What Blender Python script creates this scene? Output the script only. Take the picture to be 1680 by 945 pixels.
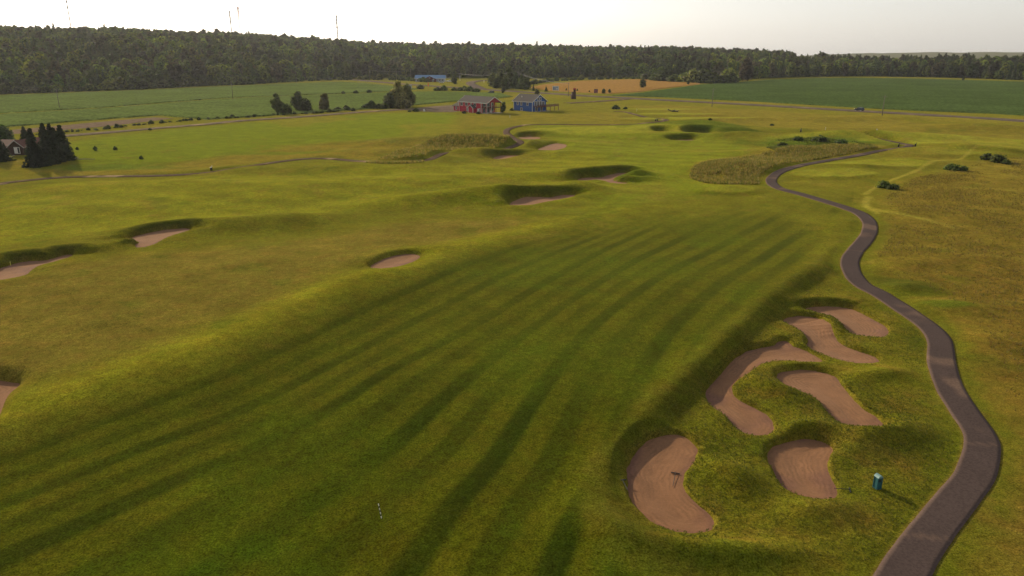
import bpy, math, random
import numpy as np
random.seed(7); RNG = np.random.default_rng(7)
R_ = math.radians
S = bpy.context.scene
COL = S.collection
for o in list(bpy.data.objects): bpy.data.objects.remove(o)

# ------------------------------------------------------------------ camera, sky, sun, exposure
CAMH = 28.0
FPX = 1200.0
TH = math.atan(384.5 / FPX); CT, ST = math.cos(TH), math.sin(TH)
cam = bpy.data.objects.new('camera', bpy.data.cameras.new('camera')); COL.objects.link(cam)
cam.location = (0, 0, CAMH); cam.rotation_euler = (math.pi / 2 - TH, 0, 0)
cam.data.sensor_width = 36; cam.data.lens = 36 * FPX / 1680
cam.data.clip_start = 0.5; cam.data.clip_end = 30000
S.camera = cam

SUN_EL, SUN_AZ = R_(21.0), R_(-38.0)          # azimuth from +Y towards +X
w = bpy.data.worlds.new('World'); S.world = w; w.use_nodes = True
nt = w.node_tree; bg = nt.nodes['Background']
sky = nt.nodes.new('ShaderNodeTexSky'); sky.sky_type = 'NISHITA'; sky.sun_disc = False
sky.sun_elevation = SUN_EL; sky.sun_rotation = SUN_AZ
sky.air_density = 1.0; sky.dust_density = 2.0; sky.ozone_density = 1.0; sky.altitude = 200
hs = nt.nodes.new('ShaderNodeHueSaturation'); hs.inputs['Saturation'].default_value = .38
# haze veil added over the sky, thinned towards the zenith to cut ambient light
tc = nt.nodes.new('ShaderNodeTexCoord'); sp = nt.nodes.new('ShaderNodeSeparateXYZ'); nt.links.new(tc.outputs['Generated'], sp.inputs[0])
def wm(op, a, b):
    q = nt.nodes.new('ShaderNodeMath'); q.operation = op; q.use_clamp = op != 'MULTIPLY'
    for k_, v_ in enumerate((a, b)):
        if isinstance(v_, (int, float)): q.inputs[k_].default_value = v_
        else: nt.links.new(v_, q.inputs[k_])
    return q.outputs[0]
el = wm('POWER', wm('SUBTRACT', 1.0, wm('MAXIMUM', sp.outputs[2], 0.0)), 4.0)
vs = nt.nodes.new('ShaderNodeVectorMath'); vs.operation = 'SCALE'; vs.inputs[0].default_value = (3.2, 3.05, 2.85); nt.links.new(el, vs.inputs['Scale'])
veil = nt.nodes.new('ShaderNodeVectorMath'); veil.operation = 'ADD'
nt.links.new(sky.outputs[0], hs.inputs['Color']); nt.links.new(hs.outputs[0], veil.inputs[0]); nt.links.new(vs.outputs[0], veil.inputs[1])
nt.links.new(veil.outputs[0], bg.inputs[0]); bg.inputs[1].default_value = 0.15
sl = bpy.data.lights.new('sun', 'SUN'); sl.energy = 5.0; sl.angle = R_(0.6); sl.color = (1.0, 0.84, 0.56)
sun = bpy.data.objects.new('sun', sl); COL.objects.link(sun)
sun.rotation_euler = (math.pi / 2 - SUN_EL, 0, -SUN_AZ + math.pi)
sun.location = (-60, 80, 60)
S.view_settings.view_transform = 'Standard'; S.view_settings.look = 'None'
S.view_settings.exposure = -0.28; S.view_settings.gamma = 1.0
HAZE = 0.00006

# ------------------------------------------------------------------ image measurements -> ground points
def G(px, py, z=0.0):
    u = (px - 840) / FPX; v = (py - 472.5) / FPX
    y = CT - v * ST; zz = -ST - v * CT; t = (z - CAMH) / zz
    return (u * t, y * t)
def GP(pts, z=0.0): return np.array([G(a, b, z) for a, b in pts])
def crop(pts, sc, ox, oy): return [(ox + a / sc, oy + b / sc) for a, b in pts]
def smooth_closed(P, n=4):
    P = np.asarray(P, float); out = []
    N = len(P)
    for i in range(N):
        p0, p1, p2, p3 = P[i - 1], P[i], P[(i + 1) % N], P[(i + 2) % N]
        for k in range(n):
            t = k / n
            out.append(.5 * ((2 * p1) + (-p0 + p2) * t + (2 * p0 - 5 * p1 + 4 * p2 - p3) * t * t + (-p0 + 3 * p1 - 3 * p2 + p3) * t ** 3))
    return np.array(out)
def smooth_open(P, n=4):
    P = np.asarray(P, float); P = np.vstack([2 * P[0] - P[1], P, 2 * P[-1] - P[-2]]); out = []
    for i in range(1, len(P) - 2):
        p0, p1, p2, p3 = P[i - 1], P[i], P[i + 1], P[i + 2]
        for k in range(n):
            t = k / n
            out.append(.5 * ((2 * p1) + (-p0 + p2) * t + (2 * p0 - 5 * p1 + 4 * p2 - p3) * t * t + (-p0 + 3 * p1 - 3 * p2 + p3) * t ** 3))
    out.append(P[-2]); return np.array(out)
def sstep(a, b, x):
    t = np.clip((x - a) / (b - a), 0, 1); return t * t * (3 - 2 * t)
def _hash(ix, iy, seed):
    h = (ix.astype(np.int64) * 374761393 + iy.astype(np.int64) * 668265263 + seed * 69069) & 0xffffffff
    h = ((h ^ (h >> 13)) * 1274126177) & 0xffffffff
    return ((h ^ (h >> 16)) & 0xffff) / 65535.0
def vnoise(x, y, seed=0):
    ix, iy = np.floor(x), np.floor(y); fx, fy = x - ix, y - iy
    fx = fx * fx * (3 - 2 * fx); fy = fy * fy * (3 - 2 * fy)
    a, b = _hash(ix, iy, seed), _hash(ix + 1, iy, seed); c, d = _hash(ix, iy + 1, seed), _hash(ix + 1, iy + 1, seed)
    return (a + (b - a) * fx) * (1 - fy) + (c + (d - c) * fx) * fy
def fbm(x, y, sc, seed=0, oct=4):
    s = 0; a = 1; t = 0
    for k in range(oct):
        s = s + a * vnoise(x / sc, y / sc, seed + k * 17); t += a; a *= .5; sc /= 2.03
    return s / t - .5
def polyline_sd(P, X, Y):
    """signed distance to an open line, positive on the left of its direction"""
    best = np.full(X.shape, 1e18); sg = np.zeros(X.shape)
    for (ax, ay), (bx, by) in zip(P[:-1], P[1:]):
        dx, dy = bx - ax, by - ay; L2 = dx * dx + dy * dy + 1e-12
        t = np.clip(((X - ax) * dx + (Y - ay) * dy) / L2, 0, 1)
        qx, qy = X - ax - t * dx, Y - ay - t * dy; d = qx * qx + qy * qy
        m = d < best; best = np.where(m, d, best)
        cr = dx * (Y - ay) - dy * (X - ax); sg = np.where(m, np.sign(cr), sg)
    return np.sqrt(best) * sg
def poly_sd(P, X, Y, want_n=False):
    """signed distance to a closed outline, negative inside"""
    best = np.full(X.shape, 1e18); ins = np.zeros(X.shape, bool); NX = np.zeros(X.shape); NY = np.zeros(X.shape)
    Q = np.roll(P, -1, 0)
    for (ax, ay), (bx, by) in zip(P, Q):
        dx, dy = bx - ax, by - ay; L2 = dx * dx + dy * dy + 1e-12
        t = np.clip(((X - ax) * dx + (Y - ay) * dy) / L2, 0, 1)
        qx, qy = X - ax - t * dx, Y - ay - t * dy; d = qx * qx + qy * qy
        m = d < best; best = np.where(m, d, best)
        if want_n: NX = np.where(m, qx, NX); NY = np.where(m, qy, NY)
        if ay != by:
            ins ^= ((ay > Y) != (by > Y)) & (X < (bx - ax) * (Y - ay) / (by - ay) + ax)
    D = np.sqrt(best); sd = np.where(ins, -D, D)
    if want_n: return sd, NX / (D + 1e-6), NY / (D + 1e-6)
    return sd

# ------------------------------------------------------------------ outlines of the course (measured)
c1 = lambda L: crop(L, 1.9486, 960, 460)
c2 = lambda L: crop(L, 2.3333, 0, 340)
c3 = lambda L: crop(L, 3.938, 700, 80)
c4 = lambda L: crop(L, 3.9375, 1080, 60)
c6 = lambda L: crop(L, 3.0, 660, 220)
c7 = lambda L: crop(L, 7.636, 1040, 170)
# name-less table: outline, sand level, depth, far bank height, bank width, label
BUNK = [
 (c1([(240,497),(290,492),(330,505),(357,540),(350,575),(325,605),(312,640),(322,675),(350,705),(385,735),(408,768),(405,790),(380,806),(330,810),(270,798),(215,770),(170,730),(145,690),(136,645),(138,600),(160,555),(195,515)]), 0, .34, .0, 1.0,
  'large curved bunker nearest the camera, with a rake lying in its sand'),
 (c1([(590,540),(620,522),(670,510),(720,507),(765,517),(790,535),(783,560),(772,590),(780,620),(800,655),(805,685),(785,700),(740,702),(690,690),(650,670),(620,640),(600,600),(585,570)]), 0, .34, .15, 1.0,
  'rounded bunker directly left of the small teal bin'),
 (c1([(500,235),(545,218),(600,210),(615,197),(645,197),(665,213),(705,225),(740,243),(757,258),(740,268),(680,265),(610,262),(555,275),(510,305),(475,330),(470,355),(490,380),(530,400),(575,425),(600,455),(600,480),(575,498),(530,497),(490,480),(465,450),(440,425),(405,400),(388,370),(392,345),(425,310),(460,270)]), 0, .34, .2, 1.1,
  'long hook shaped bunker along the foot of the fairway bank'),
 (c1([(615,297),(650,287),(710,285),(765,293),(800,308),(820,335),(850,370),(885,405),(930,435),(957,460),(945,478),(900,485),(850,478),(815,460),(780,425),(745,385),(700,360),(650,340),(620,320)]), 0, .34, .2, 1.0,
  'straight slanting bunker enclosed by the hook shaped bunker and the cart path'),
 (c1([(632,127),(655,115),(700,113),(750,122),(780,145),(795,175),(815,200),(860,220),(905,235),(937,250),(930,263),(890,268),(830,260),(780,245),(730,225),(707,205),(712,190),(690,165),(655,145)]), 0, .34, .2, 1.0,
  'S shaped bunker second from the top of the group of six'),
 (c1([(700,92),(730,83),(790,82),(850,90),(890,108),(930,130),(965,150),(970,168),(950,182),(910,182),(860,175),(835,160),(825,145),(790,120),(740,105)]), 0, .34, .55, 1.5,
  'farthest bunker of the group of six, curved, nearest the bend of the cart path'),
 (c2([(1422,225),(1455,205),(1500,188),(1560,180),(1600,183),(1603,195),(1575,212),(1530,228),(1470,236),(1425,235)]), 1.2, .25, .40, 2.0,
  'small oval bunker alone at the left edge of the striped fairway'),
 (c2([(500,128),(560,105),(630,90),(700,83),(728,88),(690,102),(640,118),(600,140),(560,155),(525,158),(520,148),(535,140)]), .6, .25, 1.15, 3.2,
  'narrow slanting bunker under a dark bank left of the fairway'),
 (c2([(-160,280),(-100,255),(0,235),(60,215),(110,207),(180,203),(240,185),(275,185),(225,205),(150,225),(120,240),(95,262),(40,275),(-20,285),(-60,295),(-140,300)]), .6, .25, 1.15, 3.2,
  'bunker cut by the left picture edge with a stake in it, under a dark bank'),
 (c2([(-100,660),(-40,660),(20,666),(60,672),(75,688),(40,715),(15,745),(0,790),(-30,840),(-90,850),(-120,760)]), 1.2, .3, .2, 1.0,
  'bunker at the lower left picture edge of which only a corner shows'),
 (c3([(975,850),(1000,838),(1060,832),(1130,832),(1180,815),(1240,803),(1300,803),(1290,812),(1240,825),(1205,842),(1215,858),(1290,868),(1280,875),(1200,872),(1150,858),(1100,850),(1040,855),(990,857)]), .2, .25, 1.45, 4.0,
  'branching bunker with deep dark grass banks beyond the striped fairway'),
 (c6([(530,345),(560,325),(610,310),(680,310),(730,312),(790,300),(850,300),(830,312),(760,325),(690,338),(630,350),(545,352)]), .3, .25, .95, 3.4,
  'low wide bunker just in front of the branching bunker'),
 (c3([(430,705),(480,690),(560,688),(620,690),(560,700),(500,713),(440,715)]), 0, .25, .85, 3.5,
  'thin bunker under a dark lip beside the winding far path'),
 (c3([(718,652),(760,632),(820,613),(880,615),(905,625),(880,645),(820,658),(740,660)]), 0, .25, .25, 3,
  'pale oval bunker right of the S bend of the far path'),
 (c3([(595,572),(650,567),(720,570),(730,582),(680,588),(610,582)]), 0, .25, 1.2, 4,
  'small bunker under a dark arched bank inside the bend of the far path'),
 (c7([(290,378),(330,372),(400,378),(440,388),(400,394),(310,393)]), 0, .25, 1.1, 4,
  'small shaded bunker left of the grassy mounds by the far green'),
 (c7([(470,460),(600,452),(700,450),(760,458),(700,470),(560,468)]), 0, .25, 1.0, 4,
  'shaded bunker in front of the grassy mounds, nearest of the three there'),
 (c7([(680,388),(740,378),(850,372),(920,376),(880,392),(740,402),(690,400)]), 0, .25, .8, 4,
  'flat pale bunker at the foot of the tallest grassy mound'),
]
BK = []
for pts, z, dep, bank, bw, lab in BUNK:
    BK.append(dict(P=smooth_closed(GP(pts, z - .22), 3), z=z, dep=dep, bank=bank, bw=bw, lab=lab))
BACKDIR = np.array([-.35, .94])

L_A = smooth_open(GP([(1330,315),(1259,355),(1212,379),(1153,414),(1094,446),(1035,485),(992,516),(949,556),(906,611),(866,666),(837,711),(804,756),(743,825),(694,894),(650,960),(560,1150)], 1.0), 3)
L_L = smooth_open(GP([(1265,318),(1160,335),(1080,362),(1000,400),(800,520),(650,600),(480,700),(280,780),(100,860),(-250,1010)], 1.0), 3)
L_R = smooth_open(GP([(-600,900),(-150,735),(0,690),(150,640),(300,590),(420,540),(520,490),(600,460),(720,410),(860,370),(1000,335),(1150,310)], 1.6), 2)
E_PTS = GP([(1400,330),(1395,370),(1350,432),(1290,480),(1200,560),(1130,630),(1070,690),(1020,750),(995,800),(1010,850),(1055,900),(1130,960),(1180,1150)], .6)
L_E = smooth_open(E_PTS, 3)
MAINPATH = [(1400,226),(1430,229.5),(1457,233.0),(1477,236.5),(1493,240.3),(1470,245),(1443,248.8),(1402.6,256),(1341.6,266.7),(1301,276),(1277,284.4),(1265,296),(1277,308.8),(1314.5,319),(1355,331),(1389,342),(1412.8,352),(1426,365.7),(1425.6,382.6),(1414.5,399.5),(1402.6,413),(1394,430),(1399,450),(1416,469),(1450,487.6),(1484,509.6),(1521,535),(1541,560),(1545,598),(1559,638.5),(1583,677),(1606,711),(1611,737),(1599,780),(1574,814),(1540,857),(1508,900),(1480,945),(1445,1005),(1390,1120)]
FARPATH = [(-120,312),(-60,308),(0,303),(13,300),(85,292.5),(148,290),(260,289),(340,285),(400,275.5),(451,266.6),(501.6,260.8),(542,261),(590,265),(641,266.6),(687,266.6),(707,264),(720,257),(738,252.7),(780,248.5),(820,247),(842,242.5),(853.6,238),(851,232),(839.7,226),(830.8,219),(834.6,212),(852.4,207),(867.6,205),(918,204.4),(1025,205),(1060.6,202),(1093.6,198),(1068,194),(1045,189.7),(1027.6,184.6),(1008.5,182.8)]
W_MAIN = smooth_open(GP(MAINPATH), 6); W_FAR = smooth_open(GP(FARPATH), 5)

# mounds: px, py of the top, height, radius along, radius across, direction in degrees of the long axis
MOUNDS = [
 (1262,628,.8,3.0,1.3,-55), (1442,704,1.05,4.2,2.2,15), (1340,832,.6,3.0,1.6,15), (1205,775,.85,2.4,1.5,-60), (1445,610,.6,3,1.2,10), (1395,520,.4,3,1.6,0), (1320,700,.6,2.6,1.3,10), (1120,895,.6,4.5,1.4,-10), (1000,870,.4,3,1.5,-40), (1240,905,.5,4,1.3,0),
 (1330,455,.5,6,2.2,52), (1385,365,.5,5,3,55),
 (700,258,1.5,9,5,0), (790,251,1.3,14,5,0), (640,250,.8,30,7,0), (740,228,2.6,30,9,0), (830,236,1.2,14,7,-20),
 (1010,283,1.2,7,4,20), (1050,285,1.2,6,3.5,0), (880,317,1.1,12,3.5,8), (950,305,1.3,6,4,0), (780,320,1.2,20,5,12),(690,330,.9,18,5,20),
 (400,368,1.3,13,4.5,22), (480,356,1.0,10,4,20), (960,250,1.0,20,8,0),
 (1110,206,1.5,24,9,5), (1165,207,1.7,14,9,-10), (1212,214,1.5,10,5,0), (1215,223,1.2,12,4,20), (1135,215,.9,8,5,0),
 (1180,198,.9,12,6,0), (1270,224,1.3,40,9,0), (1390,222,1.4,16,8,0), (1350,212,1.2,30,9,0), (1210,270,1.3,18,12,20), (1300,245,1.2,26,8,20),
 (1360,195,1.0,30,10,0), (1440,192,1.4,30,10,0), (1550,207,1.6,24,9,0), (1640,210,1.6,26,9,0), (1500,225,1.2,30,9,0),
 (1480,262,1.0,16,6,0), (1400,275,1.0,12,5,0), (1560,245,1.2,20,7,0), (1640,240,1.2,18,8,0), (1000,215,.9,40,16,0), (1085,182,1.3,26,9,0), (1000,170,1.1,30,9,0),
 (200,305,1.2,36,10,0), (520,275,1.1,36,9,8), (330,325,.8,30,8,10), (100,345,.7,26,8,0), (1200,308,.6,9,5,0), (600,300,.8,40,9,10), (820,290,.9,26,7,12),
 (1500,345,.5,6,3,20), (1480,470,.7,5,2.2,20), (1560,500,.6,6,3,0), (1600,420,.5,10,5,0), (1630,560,.4,8,4,40), (1500,430,.45,6,3,10), (1620,350,.6,16,6,0),
]
MW = []
for px, py, h, ra, rb, ang in MOUNDS:
    x, y = G(px, py, h * .6); MW.append((x, y, h, ra, rb, R_(ang)))

# tee and green pads: px, py, half length, half width, rise
PADS = [(1442,269,15,6,.5,8), (1368,284,11,5,.45,5), (1560,250,16,6,.6,0), (1650,245,15,6,.6,0), (1198,312,5.5,3.4,.35,0), (1100,186,24,7,.9,0), (1010,216,34,13,.5,0),
        (1470,231,46,11,.5,0), (1080,177,24,7,.7,0), (1130,194,30,7,.8,0)]
PW = []
for px, py, a, b, h, ang in PADS:
    x, y = G(px, py, h); PW.append((x, y, a, b, h, R_(ang)))

# far hills: skyline table (photo x -> photo y of the tree tops) and forest edge (photo x -> y of the tree bases)
SKY_X = [-500, 0, 100, 200, 300, 400, 500, 600, 700, 850, 1000, 1100, 1200, 1300, 1400, 1500, 1680, 2200]
SKY_Y = [42, 43, 46, 44, 50, 52, 56, 62, 67, 70, 74, 75, 80, 84, 87, 88, 88, 86]
EDG_X = [-500, 0, 130, 237, 420, 500, 590, 640, 870, 930, 1043, 1120, 1200, 1258, 1334, 1400, 1507, 1600, 1680, 2200]
EDG_Y = [170, 154, 149, 145, 137, 132, 129, 128, 129, 127.5, 127.5, 129, 131, 128.5, 126, 125, 126.5, 129, 132, 150]
def az_px(X, Y): return 840 + FPX * 1.05 * X / np.maximum(Y, 1)
def edge_dist(X, Y):
    px = az_px(X, Y); ey = np.interp(px, EDG_X, EDG_Y)
    v = (ey - 472.5) / FPX; u = (px - 840) / FPX
    t = CAMH / (ST + v * CT); return np.hypot(u * t, (CT - v * ST) * t)
def hills(X, Y):
    px = az_px(X, Y); r = np.hypot(X, Y); De = edge_dist(X, Y)
    sy = np.interp(px, SKY_X, SKY_Y); u = (px - 840) / FPX; v = (sy - 472.5) / FPX
    te = (-ST - v * CT) / np.hypot(u, CT - v * ST)
    zc = np.maximum(CAMH + 1500 * te - 15, 0)
    z = zc * (1 - np.exp(-np.maximum(r - De - 15, 0) / 330.)) * (1 + .0 * r)
    z = z * np.where(r > 1550, np.exp(-((r - 1550) / 900) ** 2), 1)
    z = z + sstep(600, 900, r) * 7 * fbm(X, Y, 260, 5, 3) * sstep(0, 120, r - De)
    fz = sstep(3300, 5000, r) * (1 - sstep(6500, 8000, r)) * (30 + 22 * fbm(px, px * 0, 130, 9, 4)) * sstep(1200, 1420, px)
    return np.where(Y > 1, z + fz, 0)

def base_height(X, Y):
    X = np.asarray(X, float); Y = np.asarray(Y, float)
    z = hills(X, Y)
    near = Y < 420
    if near.any():
        x, y = X[near], Y[near]; zz = np.zeros(x.shape)
        sdE = polyline_sd(L_E, x, y)          # line runs towards the camera: left of it is east (right)
        sdR = polyline_sd(L_R, x, y)          # runs away from the camera: left of it is west
        fade = 1 - sstep(85, 150, y)
        zz += (.62 + .38 * sstep(44, 62, y)) * (1 - sstep(-1.2, 1.9, sdE + .3 * fbm(x, y, 6, 3, 2))) * (1 - sstep(78, 118, y + .0 * x))
        zz += (.85 * sstep(-11, 1, sdR) + .45 * np.exp(-(sdR / 3.8) ** 2)) * fade * (1 - .55 * sstep(6, 45, sdR))
        inf = sstep(0, 4, -sdE) * sstep(0, 4, -sdR)
        sA = polyline_sd(L_A, x, y)
        zz += inf * fade * (.07 * np.sin(sA * 2 * math.pi / 14 + 1.0) + .5 * fbm(x + .5 * y, y, 24, 12, 3))
        zz += (.3 + .7 * (1 - inf)) * (1.1 * fbm(x, y, 34, 21, 3) * sstep(60, 110, y)) * (1 - .6 * sstep(260, 330, y))
        zz += .10 * (1 - inf) * fbm(x, y, 3.2, 31, 3)
        for mx, my, h, ra, rb, an in MW:
            dx, dy = x - mx, y - my
            m = (abs(dx) < 3 * ra) & (abs(dy) < 3 * ra)
            if m.any():
                a = dx[m] * math.cos(an) + dy[m] * math.sin(an); b = -dx[m] * math.sin(an) + dy[m] * math.cos(an)
                zz[m] += h * np.exp(-(a / ra) ** 2 - (b / rb) ** 2)
        for mx, my, a_, b_, h, an in PW:
            dx, dy = x - mx, y - my
            m = (abs(dx) < 2 * a_) & (abs(dy) < 2 * a_)
            if m.any():
                a = dx[m] * math.cos(an) + dy[m] * math.sin(an); b = -dx[m] * math.sin(an) + dy[m] * math.cos(an)
                k = np.sqrt((a / a_) ** 2 + (b / b_) ** 2)
                zz[m] += h * (1 - sstep(.85, 1.6, k))
        # mounds pushed up behind the bunkers; level floor under them
        for B in BK:
            P = B['P']; lo = P.min(0) - 26; hi = P.max(0) + 26
            m = (x > lo[0]) & (x < hi[0]) & (y > lo[1]) & (y < hi[1])
            if not m.any(): continue
            sd, nx, ny = poly_sd(P, x[m], y[m], True)
            flat = 1 - sstep(-.2, 1.5 if B['P'][:, 1].mean() < 90 else 4.5, sd)
            zz[m] = zz[m] * (1 - flat) + (B['z']) * flat
            wgt = sstep(-.3, .85, nx * BACKDIR[0] + ny * BACKDIR[1])
            dd = np.maximum(sd, 0)
            zz[m] += 1.0 * B['bank'] * wgt * (1 - np.exp(-dd / (B['bw'] * .30))) * np.exp(-np.maximum(dd - B['bw'] * .7, 0) / (B['bw'] * 2.0)) * sstep(0, .6, dd)
        # level the ground under the paths
        for Wp, hw in ((W_MAIN, 1.3), (W_FAR, 1.3)):
            lo = Wp.min(0) - 4; hi = Wp.max(0) + 4
            m = (x > lo[0]) & (x < hi[0]) & (y > lo[1]) & (y < hi[1])
            if m.any():
                d = abs(polyline_sd(Wp, x[m], y[m])); f = 1 - sstep(hw, hw + 2.2, d)
                zz[m] = zz[m] * (1 - .75 * f)
        zz *= 1 - sstep(330, 420, y)
        z = z.copy(); z[near] += zz
    return z
def carve(X, Y, z):
    z = z.copy(); mask = np.zeros(X.shape)
    for B in BK:
        P = B['P']; lo = P.min(0) - 4; hi = P.max(0) + 4
        m = (X > lo[0]) & (X < hi[0]) & (Y > lo[1]) & (Y < hi[1])
        if not m.any(): continue
        sd = poly_sd(P, X[m], Y[m]) + .26 * fbm(X[m], Y[m], .9, 71, 3)
        k = .30 if B['P'][:, 1].mean() < 90 else .5
        z[m] -= 2 * B['dep'] * (1 - sstep(-k, k, sd)) * 1.0 - .0
        mask[m] = np.maximum(mask[m], 1 - sstep(-.1, .9, sd))
    return z, mask

# ------------------------------------------------------------------ materials
def mat(name, col, rough=.8, spec=.2, noise=None, bump=0, bscale=3, metal=0, emit=None, attr=None, sheen=0, transl=0, var=.25):
    m = bpy.data.materials.new(name); m.use_nodes = True; n = m.node_tree; b = n.nodes['Principled BSDF']
    b.inputs['Base Color'].default_value = (*col, 1); b.inputs['Roughness'].default_value = rough
    b.inputs['Specular IOR Level'].default_value = spec; b.inputs['Metallic'].default_value = metal
    geo = n.nodes.new('ShaderNodeNewGeometry')
    src = None
    if attr:
        a = n.nodes.new('ShaderNodeAttribute'); a.attribute_name = attr; src = a.outputs['Color']
        mx = n.nodes.new('ShaderNodeMix'); mx.data_type = 'RGBA'; mx.blend_type = 'MULTIPLY'; mx.inputs[0].default_value = 1
        mx.inputs[6].default_value = (*col, 1); n.links.new(src, mx.inputs[7]); src = mx.outputs[2]
    if noise:
        t = n.nodes.new('ShaderNodeTexNoise'); t.inputs['Scale'].default_value = noise; t.inputs['Detail'].default_value = 5
        n.links.new(geo.outputs['Position'], t.inputs['Vector'])
        mr = n.nodes.new('ShaderNodeMapRange'); mr.inputs[1].default_value = .3; mr.inputs[2].default_value = .7
        mr.inputs[3].default_value = 1 - var; mr.inputs[4].default_value = 1 + var; n.links.new(t.outputs[0], mr.inputs[0])
        v = n.nodes.new('ShaderNodeVectorMath'); v.operation = 'SCALE'
        if src: n.links.new(src, v.inputs[0])
        else: v.inputs[0].default_value = col
        n.links.new(mr.outputs[0], v.inputs['Scale']); src = v.outputs[0]
    if src: n.links.new(src, b.inputs['Base Color'])
    if bump:
        t2 = n.nodes.new('ShaderNodeTexNoise'); t2.inputs['Scale'].default_value = bscale; t2.inputs['Detail'].default_value = 4
        n.links.new(geo.outputs['Position'], t2.inputs['Vector'])
        bp = n.nodes.new('ShaderNodeBump'); bp.inputs['Strength'].default_value = 1; bp.inputs['Distance'].default_value = bump
        n.links.new(t2.outputs[0], bp.inputs['Height']); n.links.new(bp.outputs[0], b.inputs['Normal'])
    if sheen:
        b.inputs['Sheen Weight'].default_value = sheen; b.inputs['Sheen Roughness'].default_value = .5
        b.inputs['Sheen Tint'].default_value = (1, .95, .6, 1)
    if emit: b.inputs['Emission Color'].default_value = (*emit, 1); b.inputs['Emission Strength'].default_value = 1
    if transl:
        out = n.nodes['Material Output']; tr = n.nodes.new('ShaderNodeBsdfTranslucent'); ms = n.nodes.new('ShaderNodeMixShader')
        ms.inputs[0].default_value = transl; n.links.new(b.outputs[0], ms.inputs[1]); n.links.new(tr.outputs[0], ms.inputs[2])
        if src and attr:
            oi = n.nodes.new('ShaderNodeObjectInfo'); rr = n.nodes.new('ShaderNodeMapRange'); rr.inputs[3].default_value = .72; rr.inputs[4].default_value = 1.35; n.links.new(oi.outputs['Random'], rr.inputs[0])
            if attr and name == 'leaf':
                v3 = n.nodes.new('ShaderNodeVectorMath'); v3.operation = 'SCALE'; n.links.new(src, v3.inputs[0]); 
                tb = n.nodes.new('ShaderNodeTexNoise'); tb.inputs['Scale'].default_value = .016; tb.inputs['Detail'].default_value = 3; n.links.new(geo.outputs['Position'], tb.inputs['Vector'])
                rb = n.nodes.new('ShaderNodeMapRange'); rb.inputs[1].default_value = .35; rb.inputs[2].default_value = .65; rb.inputs[3].default_value = .5; rb.inputs[4].default_value = 1.6; n.links.new(tb.outputs[0], rb.inputs[0])
                mm_ = n.nodes.new('ShaderNodeMath'); mm_.operation = 'MULTIPLY'; n.links.new(rr.outputs[0], mm_.inputs[0]); n.links.new(rb.outputs[0], mm_.inputs[1]); n.links.new(mm_.outputs[0], v3.inputs['Scale'])
                hs_ = n.nodes.new('ShaderNodeHueSaturation'); wn_ = n.nodes.new('ShaderNodeTexWhiteNoise'); wn_.noise_dimensions = '1D'; n.links.new(oi.outputs['Random'], wn_.inputs['W'])
                hr = n.nodes.new('ShaderNodeMapRange'); hr.inputs[3].default_value = .475; hr.inputs[4].default_value = .52; n.links.new(wn_.outputs[0], hr.inputs[0]); n.links.new(hr.outputs[0], hs_.inputs['Hue']); n.links.new(v3.outputs[0], hs_.inputs['Color']); src = hs_.outputs[0]
                n.links.new(src, b.inputs['Base Color'])
            v2 = n.nodes.new('ShaderNodeVectorMath'); v2.operation = 'MULTIPLY'; v2.inputs[1].default_value = (1.5, 1.6, .7)
            n.links.new(src, v2.inputs[0]); n.links.new(v2.outputs[0], tr.inputs[0])
        n.links.new(ms.outputs[0], out.inputs[0])
    return m

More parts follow.
